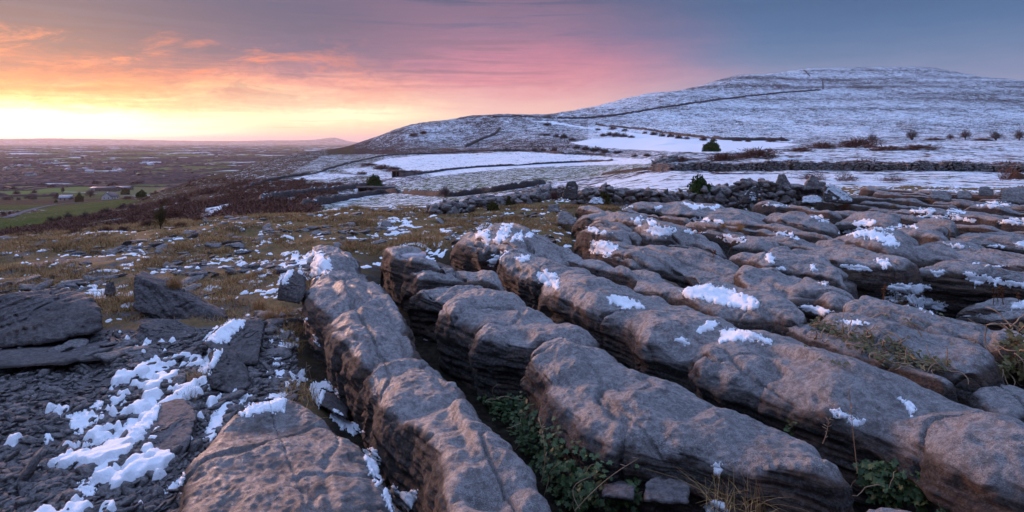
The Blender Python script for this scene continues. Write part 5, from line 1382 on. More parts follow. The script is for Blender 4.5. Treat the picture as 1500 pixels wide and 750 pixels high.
def strip(pts, w, name, mat, lift=.12, z0=200):
    L = px_line(pts, 3, z0=z0)
    dx = np.gradient(L[:, 0]); dy = np.gradient(L[:, 1]); l = np.hypot(dx, dy) + 1e-9
    A = np.stack([L[:, 0] - dy / l * w / 2, L[:, 1] + dx / l * w / 2], -1); B = np.stack([L[:, 0] + dy / l * w / 2, L[:, 1] - dx / l * w / 2], -1)
    V = np.stack([np.column_stack([A, ground_z(A[:, 0], A[:, 1]) + lift]), np.column_stack([B, ground_z(B[:, 0], B[:, 1]) + lift])], 1)
    return link(name, mesh_np(name, V.reshape(-1, 3), grid_faces(len(L), 2)), M[mat], kind='structure')
strip([(10,319),(30,312),(55,305),(75,301),(95,298.5),(125,296),(150,293.5)], 4.5, 'road', 'asphalt', .3)

# open-fronted sheds in the fields
def open_shed(px, py, w, d, h, rz, label, z0=100):
    g = ray_ground(px, py, z0); g[2] = ground_z(np.array([g[0]]), np.array([g[1]]))[0]
    o = link('field_shed', None, None, label=label, cat='shed', group='open field sheds', loc=g); o.rotation_euler = (0, 0, rz)
    W, D = w / 2, d / 2
    v, f = join([box(-W, W, D - .2, D, -1, h - .35), box(W - .2, W, -D, D - .2, -1, h - .3), box(W * .05, W - .2, -D, -D + .2, -1, h - .2)])
    link('wall', mesh_np('wall', v, f, smooth=False), M['shedwall'], parent=o)
    link('wall', mesh_np('wall', *box(-W, -W + .2, -D, D - .2, -1, h - .3), smooth=False), M['darkwood'], parent=o)
    for x in (-W + .15, -W * .35): link('post', mesh_np('post', *box(x - .13, x + .13, -D, -D + .26, -1, h), smooth=False), M['shedwall'], parent=o)
    link('fascia', mesh_np('fascia', *box(-W - .3, W + .3, -D - .32, -D - .2, h - .25, h + .35), smooth=False), M['shedwall'], parent=o)
    v = np.array([(-W - .3, -D - .2, h + .02), (W + .3, -D - .2, h + .02), (W + .3, D + .3, h - .35), (-W - .3, D + .3, h - .35)], float)
    v = np.concatenate([v, v + np.array([0, 0, .2])]); f = np.array([(0, 1, 2, 3), (4, 7, 6, 5), (0, 4, 5, 1), (2, 6, 7, 3), (0, 3, 7, 4), (1, 5, 6, 2)])
    link('roof', mesh_np('roof', v, f, smooth=False), M['tin'], parent=o)
open_shed(552, 283, 8.6, 6, 1.9, R(-14), 'long low open-fronted shed with a flat tin roof, by the round evergreen')
open_shed(590, 258, 6.5, 6, 2.3, R(-25), 'small open-fronted shed between the two upper fields', 150)

# ------------------------------------------------------------------ snow
bpy.context.view_layer.update()
DG = bpy.context.evaluated_depsgraph_get()
def cam_hit(px, py):
    d = Vector(((px - HX) / F, 1.0, -(py - HY) / F)).normalized()
    ok, loc, nor, idx, ob, mx = SC.ray_cast(DG, Vector((0, 0, 0)), d, distance=400)
    return (loc, nor, ob) if ok else (None, None, None)

CRUMBS = []
def snow_patch(poly, label, seed, crumbs=False, thick=0.02, holes=0.0, group='snow patches left on the rocks', stepp=1.25, warp=3.0):
    P = np.array(poly, float)
    x0, y0 = P.min(0) - 4; x1, y1 = P.max(0) + 4
    sy = stepp if (y1 - y0) > 25 else stepp * .6
    xs = np.arange(x0, x1, stepp); ys = np.arange(y0, y1, sy)
    XX, YY = np.meshgrid(xs, ys, indexing='ij')
    sc = max(6.0, min(30.0, 0.35 * (y1 - y0 + x1 - x0) / 2))
    wx = XX + warp * noise3(XX / 11, YY / 7, seed) + 0.5 * warp * noise3(XX / 4, YY / 3, seed + 5); wy = YY + 0.7 * warp * noise3(XX / 11, YY / 7, seed + 9) + 0.4 * warp * noise3(XX / 4, YY / 3, seed + 7)
    ins = in_poly(wx, wy, [tuple(p) for p in poly])
    sd = np.zeros(ins.shape)
    for sgn, cur in ((1, ins.copy()), (-1, ~ins)):
        for k in range(9):
            sd += sgn * cur
            c = cur.copy(); c[1:] &= cur[:-1]; c[:-1] &= cur[1:]; c[:, 1:] &= cur[:, :-1]; c[:, :-1] &= cur[:, 1:]
            cur = c
    rag = noise3(XX / 6, YY / 4, seed + 3) + .6 * noise3(XX / 2.6, YY / 1.9, seed + 4) + .35 * noise3(XX / 1.4, YY / 1.1, seed + 8)
    lim = 1.0 + 0.5 * (y1 - y0 < 20) * 0
    ins = sd / 5.5 + (0.75 + holes) * rag + .05 - holes > 0
    ins &= sd > -5
    if ins.sum() < 6: return None
    dist = np.zeros(ins.shape); cur = ins.copy()
    for k in range(6):
        dist += cur
        c = cur.copy(); c[1:] &= cur[:-1]; c[:-1] &= cur[1:]; c[:, 1:] &= cur[:, :-1]; c[:, :-1] &= cur[:, 1:]
        cur = c
    grow = ins.copy(); grow[1:] |= ins[:-1]; grow[:-1] |= ins[1:]; grow[:, 1:] |= ins[:, :-1]; grow[:, :-1] |= ins[:, 1:]
    idx = -np.ones(ins.shape, int); vs = []; depth = []
    for i, j in zip(*np.nonzero(grow)):
        loc, nor, ob = cam_hit(XX[i, j], YY[i, j])
        if loc is None: continue
        nv = np.array(nor); lv = np.array(loc)
        if nv @ lv > 0: nv = -nv
        dirv = nv * .6 + np.array([0, 0, .6])
        th = (thick * (1 - math.exp(-dist[i, j] / 1.1)) * (0.75 + 0.7 * noise3(lv[0] * 9, lv[1] * 9, seed) + .2 * noise3(lv[0] * 40, lv[1] * 40, lv[2] * 40)) + .002) if ins[i, j] else -0.010
        idx[i, j] = len(vs); vs.append(lv + dirv * float(th)); depth.append(lv[1])
    depth = np.array(depth); fs = []
    for i in range(ins.shape[0] - 1):
        for j in range(ins.shape[1] - 1):
            q = [idx[i, j], idx[i + 1, j], idx[i + 1, j + 1], idx[i, j + 1]]
            if min(q) < 0: continue
            d = depth[q]
            if d.max() / d.min() < 1.045: fs.append(q)
    if not fs: return None
    vs = np.array(vs)
    root = list(range(len(vs)))
    def find(a):
        while root[a] != a: root[a] = root[root[a]]; a = root[a]
        return a
    for q in fs:
        a = find(q[0])
        for b in q[1:]: root[find(b)] = a
    isl = np.array([find(q[0]) for q in fs]); ids, cnt = np.unique(isl, return_counts=True)
    main = ids[np.argmax(cnt)]; fs = np.array(fs)
    rest = fs[isl != main]
    if len(rest): CRUMBS.append((vs.copy(), rest))
    if crumbs:
        CRUMBS.append((vs.copy(), fs[isl == main])); return None
    fs = fs[isl == main]
    used = np.unique(np.array(fs)); mp = -np.ones(len(vs), int); mp[used] = np.arange(len(used))
    return obj_np('snow_patch', vs[used], mp[np.array(fs)], M['snow'], label=label, cat='snow patch', group=group, kind='thing')

SNOW = [
 ([(996,428),(1010,419),(1035,416),(1060,420),(1100,434),(1113,442),(1112,453),(1090,454),(1068,450),(1030,440),(1005,436)], 'biggest snow patch on the pavement, long and smooth', 0),
 ([(783,400),(800,395),(814,400),(822,412),(816,428),(806,421),(790,416)], 'snow hanging in a notch on the left flank of the longest block', .1),
 ([(880,436),(893,433),(915,434),(940,445),(945,452),(925,452),(900,447)], 'thin snow patch on the longest block, with a small tail on its left', 0),
 ([(862,370),(868,352),(880,349),(905,358),(910,362),(897,372),(890,378),(880,374)], 'ragged snow spilling off a far end, above the slim smooth block', .1),
 ([(698,332),(712,321),(722,320),(722,328),(717,345),(718,358),(711,361),(706,350),(696,350)], 'left of the broad snow streaks on the isolated hump', .1),
 ([(738,325),(755,326),(748,340),(736,357),(721,357),(730,340)], 'right of the broad snow streaks on the isolated hump', .1),
 ([(765,335),(768,350),(745,356),(752,345)], 'broken little snow streak on the hump, third from the left', .25),
 ([(774,340),(782,341),(777,351),(768,347)], 'smallest snow tuft on the isolated hump', 0),
 ([(712,388),(722,374),(738,367),(745,368),(732,380),(719,391)], 'snow strip along the upper rim at the start of the longest block', 0),
 ([(752,378),(770,371),(780,374),(770,382),(758,385)], 'patchy snow on top of the longest block near its start', .35),
 ([(1017,484),(1034,470),(1052,473),(1049,480),(1028,489)], 'snow fleck above the dark lobe of the longest block', 0),
 ([(1056,484),(1075,481),(1100,485),(1132,499),(1128,505),(1095,500),(1075,501),(1052,504)], 'arrowhead-shaped snow patch on the longest block', .1),
 ([(988,498),(1000,494),(1011,503),(1003,508)], 'thin frosty snow smear left of the arrowhead-shaped patch', .3),
 ([(1230,338),(1260,334),(1290,338),(1308,345),(1320,360),(1305,363),(1275,350),(1245,346)], 'bright wedge of snow on the far right of the pavement', 0),
 ([(940,337),(960,330),(978,330),(993,338),(986,345),(965,349),(950,343)], 'snow spilling down the blunt end of a far block, lower lobe', .15),
 ([(924,319),(940,316),(943,325),(936,333),(928,326)], 'small snow tuft left above the spilling snow', .15),
 ([(948,320),(962,320),(964,334),(952,332)], 'snow tuft directly above the spilling snow', .25),
 ([(848,332),(870,333),(890,339),(904,343),(885,344),(865,342)], 'beaded line of snow along a slender block', .3),
 ([(432,371),(438,371),(436,390),(419,416),(407,419),(412,400),(424,380)], 'narrow snow strip at the left of the hollow on the scalloped block', 0),
 ([(447,371),(466,365),(481,377),(490,396),(476,403),(450,411),(446,402),(432,397),(440,384)], 'thick ribbed snow filling the hollow of the scalloped block', 0),
 ([(433,456),(441,464),(450,468),(453,480),(441,473)], 'snow fleck clinging high on the flank of the scalloped block', .2),
 ([(457,486),(464,494),(470,510),(462,506)], 'snow fleck lower on the flank of the scalloped block', .2),
 ([(412,480),(424,485),(437,495),(437,506),(429,515),(434,530),(420,531),(404,537),(397,530),(404,512),(396,500),(398,485)], 'snow drift on the grass at the foot of the scalloped block', .05),
 ([(390,546),(415,540),(445,545),(450,560),(430,572),(405,560),(392,556)], 'snow drift behind the big flat slab', .1),
 ([(455,562),(477,555),(490,567),(497,580),(481,572),(468,598),(456,582)], 'snow cap on a stone wedged at the head of the gap', 0),
 ([(485,606),(494,600),(505,614),(520,618),(531,635),(520,639),(500,628),(488,616)], 'snow bridge midway along the gap beside the flat slab', 0),
 ([(528,660),(548,657),(557,680),(554,695),(565,706),(554,713),(542,695)], 'snow plug low in the gap beside the flat slab', 0),
 ([(557,720),(578,712),(590,722),(608,717),(611,726),(600,752),(572,754)], 'snow lump at the bottom edge, between slab and block', 0),
 ([(284,655),(300,640),(308,612),(330,589),(360,577),(372,580),(352,596),(335,610),(325,626),(310,646),(290,662)], 'curving snow ridge on the left rim of the flat slab', 0),
 ([(352,598),(380,589),(400,577),(425,576),(416,604),(386,606),(352,613)], 'snow sheet on the far corner of the flat slab', .12),
 ([(296,500),(312,480),(335,470),(361,466),(359,476),(346,486),(336,501),(320,504)], 'thick cap of snow on the left slope of the upright boulder', 0),
 ([(289,546),(304,515),(328,512),(321,530),(305,549)], 'snow patch leaning on the lower boulder', 0),
 ([(130,702),(150,670),(180,625),(200,598),(216,568),(232,590),(235,605),(216,630),(191,660),(161,690),(140,706)], 'long tongue of snow on the scree', .05),
 ([(198,535),(228,520),(262,526),(246,545),(216,562),(200,552)], 'snow patch at the upper end of the tongue on the scree', .2),
 ([(95,610),(130,598),(150,610),(125,636),(105,640)], 'loose snow patch left of the tongue on the scree', .35),
 ([(125,600),(145,585),(160,592),(140,606)], 'small oval snow patch on the scree', .2),
 ([(120,700),(140,706),(145,725),(118,735),(108,720)], 'snow patch at the foot of the tongue on the scree', .3),
 ([(237,720),(262,700),(270,690),(272,705),(255,722),(240,728)], 'snow in the hollow left of the flat slab', .15),
 ([(60,640),(78,632),(85,640),(66,650)], 'little snow spot at the far left of the scree', .1),
 ([(1412,399),(1425,397),(1445,403),(1470,410),(1505,415),(1505,423),(1470,420),(1445,415),(1430,421)], 'long snow ledge on a dark flank at the right edge', .1),
 ([(1364,398),(1375,393),(1386,398),(1378,406),(1368,405)], 'small square snow patch left of the long snow ledge', .15),
 ([(1277,380),(1290,377),(1303,380),(1306,391),(1296,395),(1284,386)], 'pawlike snow patch on the broken-ended block', .15),
 ([(1120,372),(1130,371),(1137,377),(1136,386),(1128,389),(1121,380)], 'upper snow tuft on the rounded block', .1),
 ([(1132,393),(1148,389),(1151,396),(1140,398)], 'flat snow scrap at the foot of the rounded block', .1),
 ([(1185,387),(1195,387),(1199,396),(1187,398)], 'right-hand snow tuft on the rounded block', .15),
 ([(1166,451),(1180,447),(1200,448),(1223,457),(1206,463),(1194,461)], 'snow lying in the trough above the ivy', .05),
 ([(1226,471),(1255,469),(1282,473),(1266,477),(1240,477)], 'thin snow strip on top of the ivy-grown block', .1),
 ([(1293,434),(1310,429),(1340,430),(1365,436),(1388,443),(1386,458),(1364,461),(1344,452),(1320,443),(1300,443)], 'snow in the grassy hollow among rusty stems', .3),
 ([(1478,444),(1505,440),(1505,453),(1482,453)], 'snow pocket at the right edge behind rusty stems', 0),
 ([(1213,600),(1225,598),(1241,606),(1250,611),(1266,615),(1266,624),(1250,626),(1238,615),(1221,611)], 'pinkish snow smear on the flank of the longest block', .05),
 ([(1310,580),(1322,583),(1336,590),(1344,601),(1337,611),(1324,596)], 'frosty snow fleck in a dip on the longest block', .3),
 ([(1045,680),(1055,676),(1058,690),(1052,702),(1043,690)], 'snow fleck on the dark belly of the whaleback', 0),
 ([(1033,742),(1050,731),(1063,740),(1068,754),(1033,754)], 'snow lump at the bottom edge under the whaleback', 0),
 ([(1001,297),(1020,297),(1036,302),(1030,307),(1010,305)], 'larger oval snow patch on the far shelf by the wall', .05),
 ([(1039,302),(1052,299),(1055,305),(1041,308)], 'smaller oval snow patch on the far shelf by the wall', 0),
 ([(904,303),(920,299),(929,303),(914,307)], 'flat snow patch in front of the collapsed wall', .1),
 ([(956,303),(972,300),(975,306),(960,308)], 'little snow patch left of the oval two', .1),
 ([(1186,317),(1205,314),(1217,320),(1214,327),(1195,324)], 'lacy snow patch below the leaning slab', .35),
 ([(1244,326),(1265,320),(1283,322),(1281,331),(1255,331)], 'snow mound left above the bright wedge', .1),
 ([(1279,334),(1310,331),(1340,329),(1348,334),(1310,337),(1285,338)], 'thin snow line directly above the bright wedge', .15),
 ([(1332,308),(1360,303),(1376,305),(1366,313),(1340,313)], 'snow cushion on the far right rows, left one', .1),
 ([(1381,308),(1405,305),(1416,312),(1396,316)], 'snow cushion on the far right rows, right one', .1),
 ([(1429,300),(1455,293),(1482,296),(1478,302),(1455,304)], 'broad snow sheet on the farthest right shelf', .05),
 ([(1460,324),(1480,319),(1505,320),(1505,329),(1464,329)], 'thick snow slab on a square-ended block at the right edge', 0),
 ([(1334,317),(1360,314),(1400,315),(1434,322),(1430,327),(1390,321)], 'long thin snow band below the snow cushions', .2),
 ([(1484,356),(1505,352),(1505,364),(1490,363)], 'snow nub at the right edge above the layered block', 0),
 ([(1442,361),(1460,357),(1472,362),(1460,365)], 'snow strip on a crest near the right edge', .1),
 ([(1113,297),(1140,299),(1165,299),(1160,304),(1120,302)], 'thin snow line along the foot of the high rubble wall', .25),
 ([(1000,334),(1025,338),(1035,340),(1020,345),(1002,341)], 'snow bits in the grassy gap right of the spilled snow', .35),
 ([(1044,347),(1070,344),(1100,348),(1090,356),(1060,355)], 'crumbly snow band between two low ribs', .35),
 ([(1042,322),(1060,320),(1062,328),(1048,327)], 'small snow patch before the grassy gap', .15),
 ([(1130,338),(1155,340),(1178,349),(1165,352),(1140,344)], 'stringy snow on a low block, mid right', .25),
 ([(1380,356),(1410,357),(1420,364),(1395,365)], 'snow on the brow of the low dome', .25),
 ([(1420,385),(1450,386),(1480,390),(1450,393)], 'frosty snow streak on a block near the right edge', .3),
]
for i, (p, lab, h) in enumerate(SNOW):
    snow_patch(p, lab, 10.7 * i + 1.3, thick=.014 if p[0][1] > 380 else .016, holes=h + .12)

def build_crumbs():
    r = np.random.default_rng(62)
    for i in range(95):
        px = r.uniform(860, 1510); py = r.uniform(296, 425) if px > 1000 else r.uniform(300, 360)
        loc, nor, ob = cam_hit(px, py)
        if loc is None or loc[1] > 24 or nor[2] < .2: continue
        a = r.uniform(7, 26) * (.6 + (py - 290) / 180); b = a * r.uniform(.12, .3); sl = r.uniform(.0, .22)
        poly = [(px + a * math.cos(q), py + b * math.sin(q) + sl * a * math.cos(q)) for q in np.linspace(0, 2 * math.pi, 12, endpoint=False)]
        snow_patch(poly, '', 500 + i * 3.3, crumbs=True, holes=.2, thick=.018)
build_crumbs()

def build_snow_sheet():
    Z = np.exp(np.linspace(math.log(2.2), math.log(30), 640)); xs = np.linspace(-350, 1750, 900)
    ZZ, xx = np.meshgrid(Z, xs, indexing='ij'); X = (xx - HX) * ZZ / F
    X = X.ravel(); Y = ZZ.ravel(); xx = xx.ravel()
    y = HY + F * 2.0 / Y
    pv = pave_mask(X, Y)
    big = noise3(X * .55, Y * .55, 9.1); med = noise3(X * 3.6, Y * 3.0, 3.7); fin = noise3(X * 9, Y * 8, 1.7); ff = noise3(X * 19, Y * 17, 2.7)
    f = 0.4 * big + 0.62 * med + 0.62 * fin + 0.3 * ff
    thr = np.full(len(X), 0.40)
    thr -= 0.20 * sstep(520, 640, xx) * sstep(330, 345, y) * (1 - sstep(410, 440, y))       # snow-flecked grass left of the hump
    thr -= 0.06 * sstep(360, 380, y) * (1 - sstep(430, 450, y))
    thr += 0.20 * sstep(470, 490, y) * (1 - sstep(150, 60, np.abs(xx - 245 + (y - 560) * .55)))
    thr -= 0.36 * sstep(465, 490, y) * sstep(130, 40, np.abs(xx - 245 + (y - 560) * .55))
    thr += 0.25 * pv * (Y < 10) + 0.5 * pv * (Y < 6.5)
    thr -= 0.16 * (Y > 12.5) * sstep(820, 1000, xx)
    h = np.clip((f - thr) * (0.12 + .16 * (scree_mask(X, Y) > .6)), -0.05, 0.022 + .034 * (scree_mask(X, Y) > .6)) + 0.008 * ff * (f > thr)
    z = ground_z(X, Y) + h - 0.004
    keep = (f > thr - 0.12).reshape(ZZ.shape)
    fa = grid_faces(len(Z), len(xs)); kk = keep.ravel()[fa].any(1)
    fa = fa[kk]; used = np.unique(fa); mp = np.zeros(len(X), int); mp[used] = np.arange(len(used))
    v, fa2 = join([(np.stack([X, Y, z], -1)[used], mp[fa])] + CRUMBS)
    obj_np('snow', v, fa2, M['snow'], kind='stuff', label='scattered flecks of snow over the grass and scree', cat='snow')
build_snow_sheet()

# ------------------------------------------------------------------ scree, grass
def build_gravel():
    r = np.random.default_rng(5)
    n = 26000
    Y = np.exp(r.uniform(math.log(2.6), math.log(8.5), n)); xx = r.uniform(-200, 470, n); X = (xx - HX) * Y / F
    y = HY + F * 2.0 / Y
    ok = (scree_mask(X, Y) > .55) & (r.random(n) < .35 + .65 * sstep(-.2, .4, noise3(X * .9, Y * .9, 4.4)))
    gx, gy = HX + F * X / Y, HY - F * ground_z(X, Y) / Y
    for p, lab, h in SNOW[24:40]:
        ok &= ~(in_poly(gx, gy, p) & (r.random(n) < .9))
    X, Y = X[ok], Y[ok]; n = len(X)
    S = 0.010 + 0.034 * r.random(n) ** 2.6 + 0.012 * r.random(n); S = np.where(r.random(n) < .012, S * r.uniform(1.5, 2.4, n), S) * .88
    sc = np.stack([S * r.uniform(.9, 1.9, n), S * r.uniform(.7, 1.2, n), S * r.uniform(.35, .8, n)], -1)
    T = np.stack([X, Y, ground_z(X, Y) + S * .3], -1)
    v, f = merge_copies(LUMPS_S, r.integers(0, 14, n), rot_mats(r, n, .35), sc, T)
    obj_np('gravel', v, f, M['gravel'], smooth=False, kind='stuff', label='loose frost-shattered limestone gravel', cat='gravel')
    n = 5200
    Y = np.exp(r.uniform(math.log(5.5), math.log(19), n)); xx = r.uniform(-250, 900, n); X = (xx - HX) * Y / F
    ok = (pave_mask(X, Y) < .3) & (noise3(X * .7, Y * .7, 2.2) > .05)
    X, Y = X[ok], Y[ok]; n = len(X)
    S = 0.035 + .10 * r.random(n) ** 3
    sc = np.stack([S * r.uniform(.9, 1.7, n), S * r.uniform(.7, 1.2, n), S * r.uniform(.25, .55, n)], -1)
    v, f = merge_copies(LUMPS, r.integers(0, 14, n), rot_mats(r, n, .2), sc, np.stack([X, Y, ground_z(X, Y) + S * .12], -1))
    obj_np('rubble', v, f, M['gravel'], kind='stuff', label='flat stones lying loose in the brown grass', cat='stones')
build_gravel()

def blades(X, Y, z, L, W, r, lean=.5, seg=3):
    n = len(X)
    a = r.uniform(0, 2 * math.pi, n); le = np.abs(r.normal(0, lean, n)) + .15
    dx, dy = np.cos(a), np.sin(a); sx, sy = -dy, dx
    rows = []
    for k in range(seg + 1):
        t = k / seg
        hx = L * le * t ** 1.8; hz = L * t * np.maximum(1 - .35 * le * t, .15); w = W * (1 - .85 * t)
        for sg in (-1, 1):
            rows.append(np.stack([X + dx * hx + sg * sx * w, Y + dy * hx + sg * sy * w, z + hz], -1))
    V = np.stack(rows, 1)
    f = np.array([(2 * k, 2 * k + 1, 2 * k + 3, 2 * k + 2) for k in range(seg)])
    Fc = (np.arange(n)[:, None, None] * (2 * seg + 2) + f[None]).reshape(-1, 4)
    return V.reshape(-1, 3), Fc

def build_grass():
    r = np.random.default_rng(9)
    nt = 95000
    Y = np.sqrt(r.uniform(4.2 ** 2, 19 ** 2, nt)); xx = r.uniform(-300, 1120, nt); X = (xx - HX) * Y / F
    y = HY + F * 2.0 / Y
    cl = noise3(X * 1.1, Y * 1.1, 6.6) + .6 * noise3(X * 3.2, Y * 3.2, 1.6)
    pv = pave_mask(X, Y)
    far = sstep(295, 310, y)
    ok = (cl > -0.25 + .6 * r.random(nt)) & (pv < .5) & (scree_mask(X, Y) < .75) & ~((y > 470) & (xx < 330))
    edge = (pv >= .5) & (Y > 13.5) & (cl > .35) & (r.random(nt) < .5)
    ok |= edge
    X, Y, cl = X[ok], Y[ok], cl[ok]
    rep = 7
    X = np.repeat(X, rep) + r.normal(0, .045, len(X) * rep); Y = np.repeat(Y, rep) + r.normal(0, .045, len(Y) * rep); cl = np.repeat(cl, rep)
    z = ground_z(X, Y) - .01
    L = (0.05 + .09 * np.clip(cl, 0, 1)) * r.uniform(.6, 1.5, len(X)); W = 0.0016 + .00028 * Y
    v, f = blades(X, Y, z, L, W * r.uniform(.7, 1.3, len(X)), r, .8)
    obj_np('grass', v, f, M['grass'], smooth=False, kind='stuff', label='short withered brown grass behind the pavement', cat='grass')
build_grass()

def tuft(px, py, n, L, label, seed, mat='grass', z=None, lean=.6, w=.0022):
    r = np.random.default_rng(seed)
    loc, nor, ob = cam_hit(px, py)
    c = np.array(loc)
    X = c[0] + r.normal(0, .035, n); Y = c[1] + r.normal(0, .035, n)
    v, f = blades(X, Y, np.full(n, c[2] - .02), L * r.uniform(.5, 1.3, n), np.full(n, w), r, lean, 4)
    obj_np('grass_tuft', v, f, M[mat], smooth=False, label=label, cat='grass tuft', kind='thing')
tuft(290, 558, 160, .13, 'yellow grass tuft between the two lower boulders', 1)
tuft(275, 582, 120, .11, 'yellow grass tuft above the sloping slab', 2)
tuft(255, 420, 260, .18, 'tall tan grass behind the tilted wedge boulder', 3)
tuft(395, 470, 300, .17, 'green-brown grass between the upright boulder and the scalloped block', 4)
tuft(380, 455, 260, .17, 'grass clump at the head of the gap, behind the upright boulder', 5)
tuft(1060, 738, 70, .20, 'dry grass wisps under the right end of the whaleback', 6, lean=.9)
tuft(1110, 742, 60, .18, 'thin dry grass at the bottom edge, right of the snow lump', 7, lean=.9)
tuft(1320, 446, 120, .10, 'grass in the snowy hollow, left side', 8)
tuft(1375, 440, 120, .10, 'grass in the snowy hollow, right side', 9)
tuft(1060, 333, 200, .12, 'withered grass in the gap of the far pavement', 10)
tuft(1085, 335, 200, .12, 'withered grass in the far gap, right-hand clump', 11)
tuft(1310, 304, 200, .14, 'brown grass tussock beyond the lacy snow', 12)

# ------------------------------------------------------------------ ivy, stalks
def leaf_proto():
    ang = np.radians([-90, -50, -25, 8, 40, 65, 90, 115, 140, 172, 205, 230])
    rad = np.array([.35, .75, .42, .85, .48, .80, 1.1, .80, .48, .85, .42, .75])
    p = np.stack([np.cos(ang) * rad, np.sin(ang) * rad, -.22 * np.abs(np.cos(ang) * rad) ** 1.3], -1)
    v = np.concatenate([[[0, 0, .0]], p]); n = len(p)
    return v, np.array([(0, i + 1, (i + 1) % n + 1) for i in range(n)])
LEAF = leaf_proto()
def wander(r, p0, d, n, step, wob=.35, g=-.02):
    p = np.array(p0, float); out = [p.copy()]
    d = np.array(d, float)
    for i in range(n):
        d = d + r.normal(0, wob, 3); d[2] += g; d /= np.linalg.norm(d); p = p + d * step; out.append(p.copy())
    return np.array(out)
def ivy(poly, n, size, label, seed, mat='ivy', stems=10, lift=.07, name='ivy', stem_mat='stem', stemr=.0035, zmax=0):
    r = np.random.default_rng(seed)
    P = np.array(poly); x0, y0 = P.min(0); x1, y1 = P.max(0)
    T, Nn = [], []
    tries = 0
    while len(T) < n and tries < 40 * n:
        tries += 1
        px, py = r.uniform(x0, x1), r.uniform(y0, y1)
        if not in_poly(np.array([px]), np.array([py]), poly)[0] or noise3(px / 22, py / 16, seed) < -.25 + .3 * r.random(): 
            if r.random() > .02: continue
        loc, nor, ob = cam_hit(px, py)
        if loc is None: continue
        l = np.array(loc); nv = np.array(nor)
        if l[2] > zmax: continue
        if nv @ l > 0: nv = -nv
        T.append(l + nv * r.uniform(.005, lift) + np.array([0, 0, r.uniform(0, lift * .6)])); Nn.append(nv)
    T = np.array(T); nn = len(T)
    Rm = rot_mats(r, nn, .55)
    # leaves hang with their faces turned outwards and up
    up = np.array(Nn) * .7 + np.array([0, -.25, .75]) + r.normal(0, .28, (nn, 3)); up /= np.linalg.norm(up, axis=1)[:, None]
    e = r.normal(size=(nn, 3)); e = e - (e * up).sum(1)[:, None] * up; e /= np.linalg.norm(e, axis=1)[:, None]; e2 = np.cross(up, e)
    Rm = np.stack([e, e2, up], -1)
    S = (size * r.uniform(.55, 1.25, nn))[:, None] * np.ones(3)
    v, f = merge_copies([LEAF], np.zeros(nn, int), Rm, S, T)
    o = link(name, None, None, label=label, cat='ivy', loc=Vector(T.mean(0)), kind='thing')
    c = np.array(T.mean(0))
    link('leaves', mesh_np('leaves', v - c, f, smooth=False), M[mat], parent=o)
    for i in range(stems):
        p0 = T[r.integers(nn)]
        p = wander(r, p0, r.normal(size=3) * np.array([1, .5, .5]), r.integers(6, 14), size * 1.1, .35)
        link('stem', mesh_np('stem', *limb_tube(p - c, np.linspace(stemr, stemr * .45, len(p)), 5)), M[stem_mat], parent=o)
ivy([(705,590),(735,585),(765,590),(800,628),(850,660),(905,690),(940,710),(935,752),(822,752),(790,705),(735,640)], 950, .025, 'dark glossy ivy filling the wide gap beside the whaleback', 1, stems=16, lift=.13, zmax=-1.86)
ivy([(1262,690),(1300,690),(1380,705),(1500,722),(1505,752),(1400,752),(1285,735)], 420, .031, 'ivy with pointed leaves in the bottom right corner', 2, stems=9, lift=.10, zmax=-1.86)
ivy([(1183,468),(1225,478),(1300,500),(1340,520),(1400,538),(1392,552),(1300,538),(1240,508),(1190,490)], 620, .019, 'tangled brown ivy trailing over a block on the right', 3, 'ivy_brown', stems=75, lift=.06, stemr=.006)
ivy([(1462,512),(1490,496),(1505,500),(1505,560),(1470,556),(1455,540)], 150, .030, 'ivy sprig with bare tan stems at the right edge', 4, 'ivy_brown', stems=22, lift=.10, stemr=.006)
ivy([(1145,610),(1160,612),(1172,626),(1160,626)], 16, .026, 'few ivy leaves in the narrow slot behind the whaleback', 5, stems=1, zmax=-1.8)

def stalk(p0, p1, Z, label, seed, rad=.0028, seeds=12, mat='stem', group=None):
    r = np.random.default_rng(seed)
    a = np.array(P3(*p0, Z)); b = np.array(P3(*p1, Z)); q = np.linspace(0, 1, 12)[:, None]
    p = a + (b - a) * q + np.sin(q * 3.1) * r.normal(0, .012, 3)
    parts = [limb_tube(p, np.linspace(rad, rad * .5, 12), 5)]
    for k in range(seeds):
        i = 11 - int(abs(r.normal(0, 3.6))) ; i = max(3, i)
        d = r.normal(size=3); d[2] = abs(d[2]) * .8; d *= .03 / np.linalg.norm(d)
        parts.append(limb_tube(np.array([p[i], p[i] + d * .6, p[i] + d]), [rad * .5, rad * .9, rad * .4], 4))
    v, f = join(parts)
    obj_np('dry_stalk', v, f, M[mat], label=label, cat='dry stalk', group=group, kind='thing')
stalk((1256,692), (1244,576), 3.35, 'tall single dry stalk in front of the longest block', 1)
stalk((1205,650), (1214,614), 3.6, 'short forked dry stalk left of the tall one', 2)
stalk((793,706), (790,618), 3.3, 'dry stalk rising out of the dark ivy', 3)
stalk((842,748), (935,672), 3.0, 'long straw leaning across the ivy towards the whaleback', 4, seeds=2)
stalk((453,602), (449,530), 4.9, 'left of two dry stalks behind the snow-capped wedged stone', 5, seeds=3)
stalk((459,598), (452,540), 4.9, 'right of two dry stalks behind the snow-capped wedged stone', 6, seeds=3)
GR = 'rusty weed stems in the hollows of the pavement'
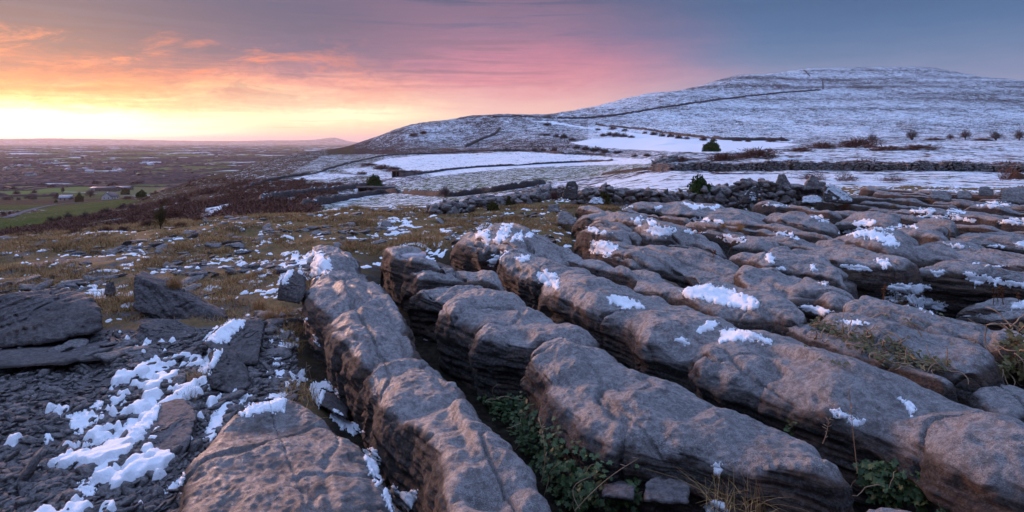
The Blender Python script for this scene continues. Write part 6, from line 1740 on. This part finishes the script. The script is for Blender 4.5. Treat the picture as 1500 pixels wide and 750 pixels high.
RS = [(1268,432,402),(1277,426,408),(1294,440,418),(1371,442,422),(1388,440,424),(1395,445,422),(1429,436,424),(1455,446,424),(1462,442,420),(1470,446,424),(1490,446,430),(1044,384,368),(1072,372,358)]
RL = ['tallest rusty stem before the broken end','rusty stem next to the tallest one','rusty stem at the left of the snowy hollow','rusty stem in the snowy hollow, short','rusty stem in the snowy hollow, middle','rusty stem in the snowy hollow, feathery','lone rusty stem on the dark ledge','rusty stem at the right, first of a trio','rusty stem at the right, tallest of a trio','rusty stem at the right, last of a trio','rusty stem right at the edge of the picture','thin rusty stem standing on a block left of the rounded block','thin rusty stem on a low rib']
for i, ((x, y0, y1), lab) in enumerate(zip(RS, RL)):
    loc, nor, ob = cam_hit(x, y0)
    stalk((x, y0), (x + (i % 3 - 1) * 3, y1), loc[1], lab, 20 + i, rad=.0042, seeds=30, mat='dockstem', group=GR)

# ------------------------------------------------------------------ frozen pool in a hollow of the rock
def frozen_pool():
    loc, nor, ob = cam_hit(604, 373)
    if loc is None: return
    c = np.array(loc); q = np.linspace(0, 2 * math.pi, 40, endpoint=False)
    rr = 1 + .16 * noise3(np.cos(q) * 1.5, np.sin(q) * 1.5, 3.3)
    ring = np.stack([c[0] + .20 * rr * np.cos(q), c[1] + .17 * rr * np.sin(q), np.full(40, c[2] + .022)], -1)
    low = ring - np.array([0, 0, .05]); mid = np.array([[c[0], c[1], c[2] + .022]])
    v = np.concatenate([mid, ring, low]); f = [(0, i + 1, (i + 1) % 40 + 1) for i in range(40)]
    for i in range(40):
        a, b = i + 1, (i + 1) % 40 + 1; f += [(a, a + 40, b), (b, a + 40, b + 40)]
    m, nt, b = nodes('ice'); k = NB(nt)
    k.put(b.inputs['Base Color'], k.mix(k.map(k.noise(k.pos(), 18, 5, .6), .4, .6), (0.50, 0.42, 0.44), (0.36, 0.31, 0.33)))
    b.inputs['Roughness'].default_value = .22; b.inputs['Specular IOR Level'].default_value = .6
    obj_np('frozen_pool', v, np.array(f), m, smooth=False, label='small pinkish frozen pool in the top of a limestone block', cat='frozen pool', kind='thing')
frozen_pool()
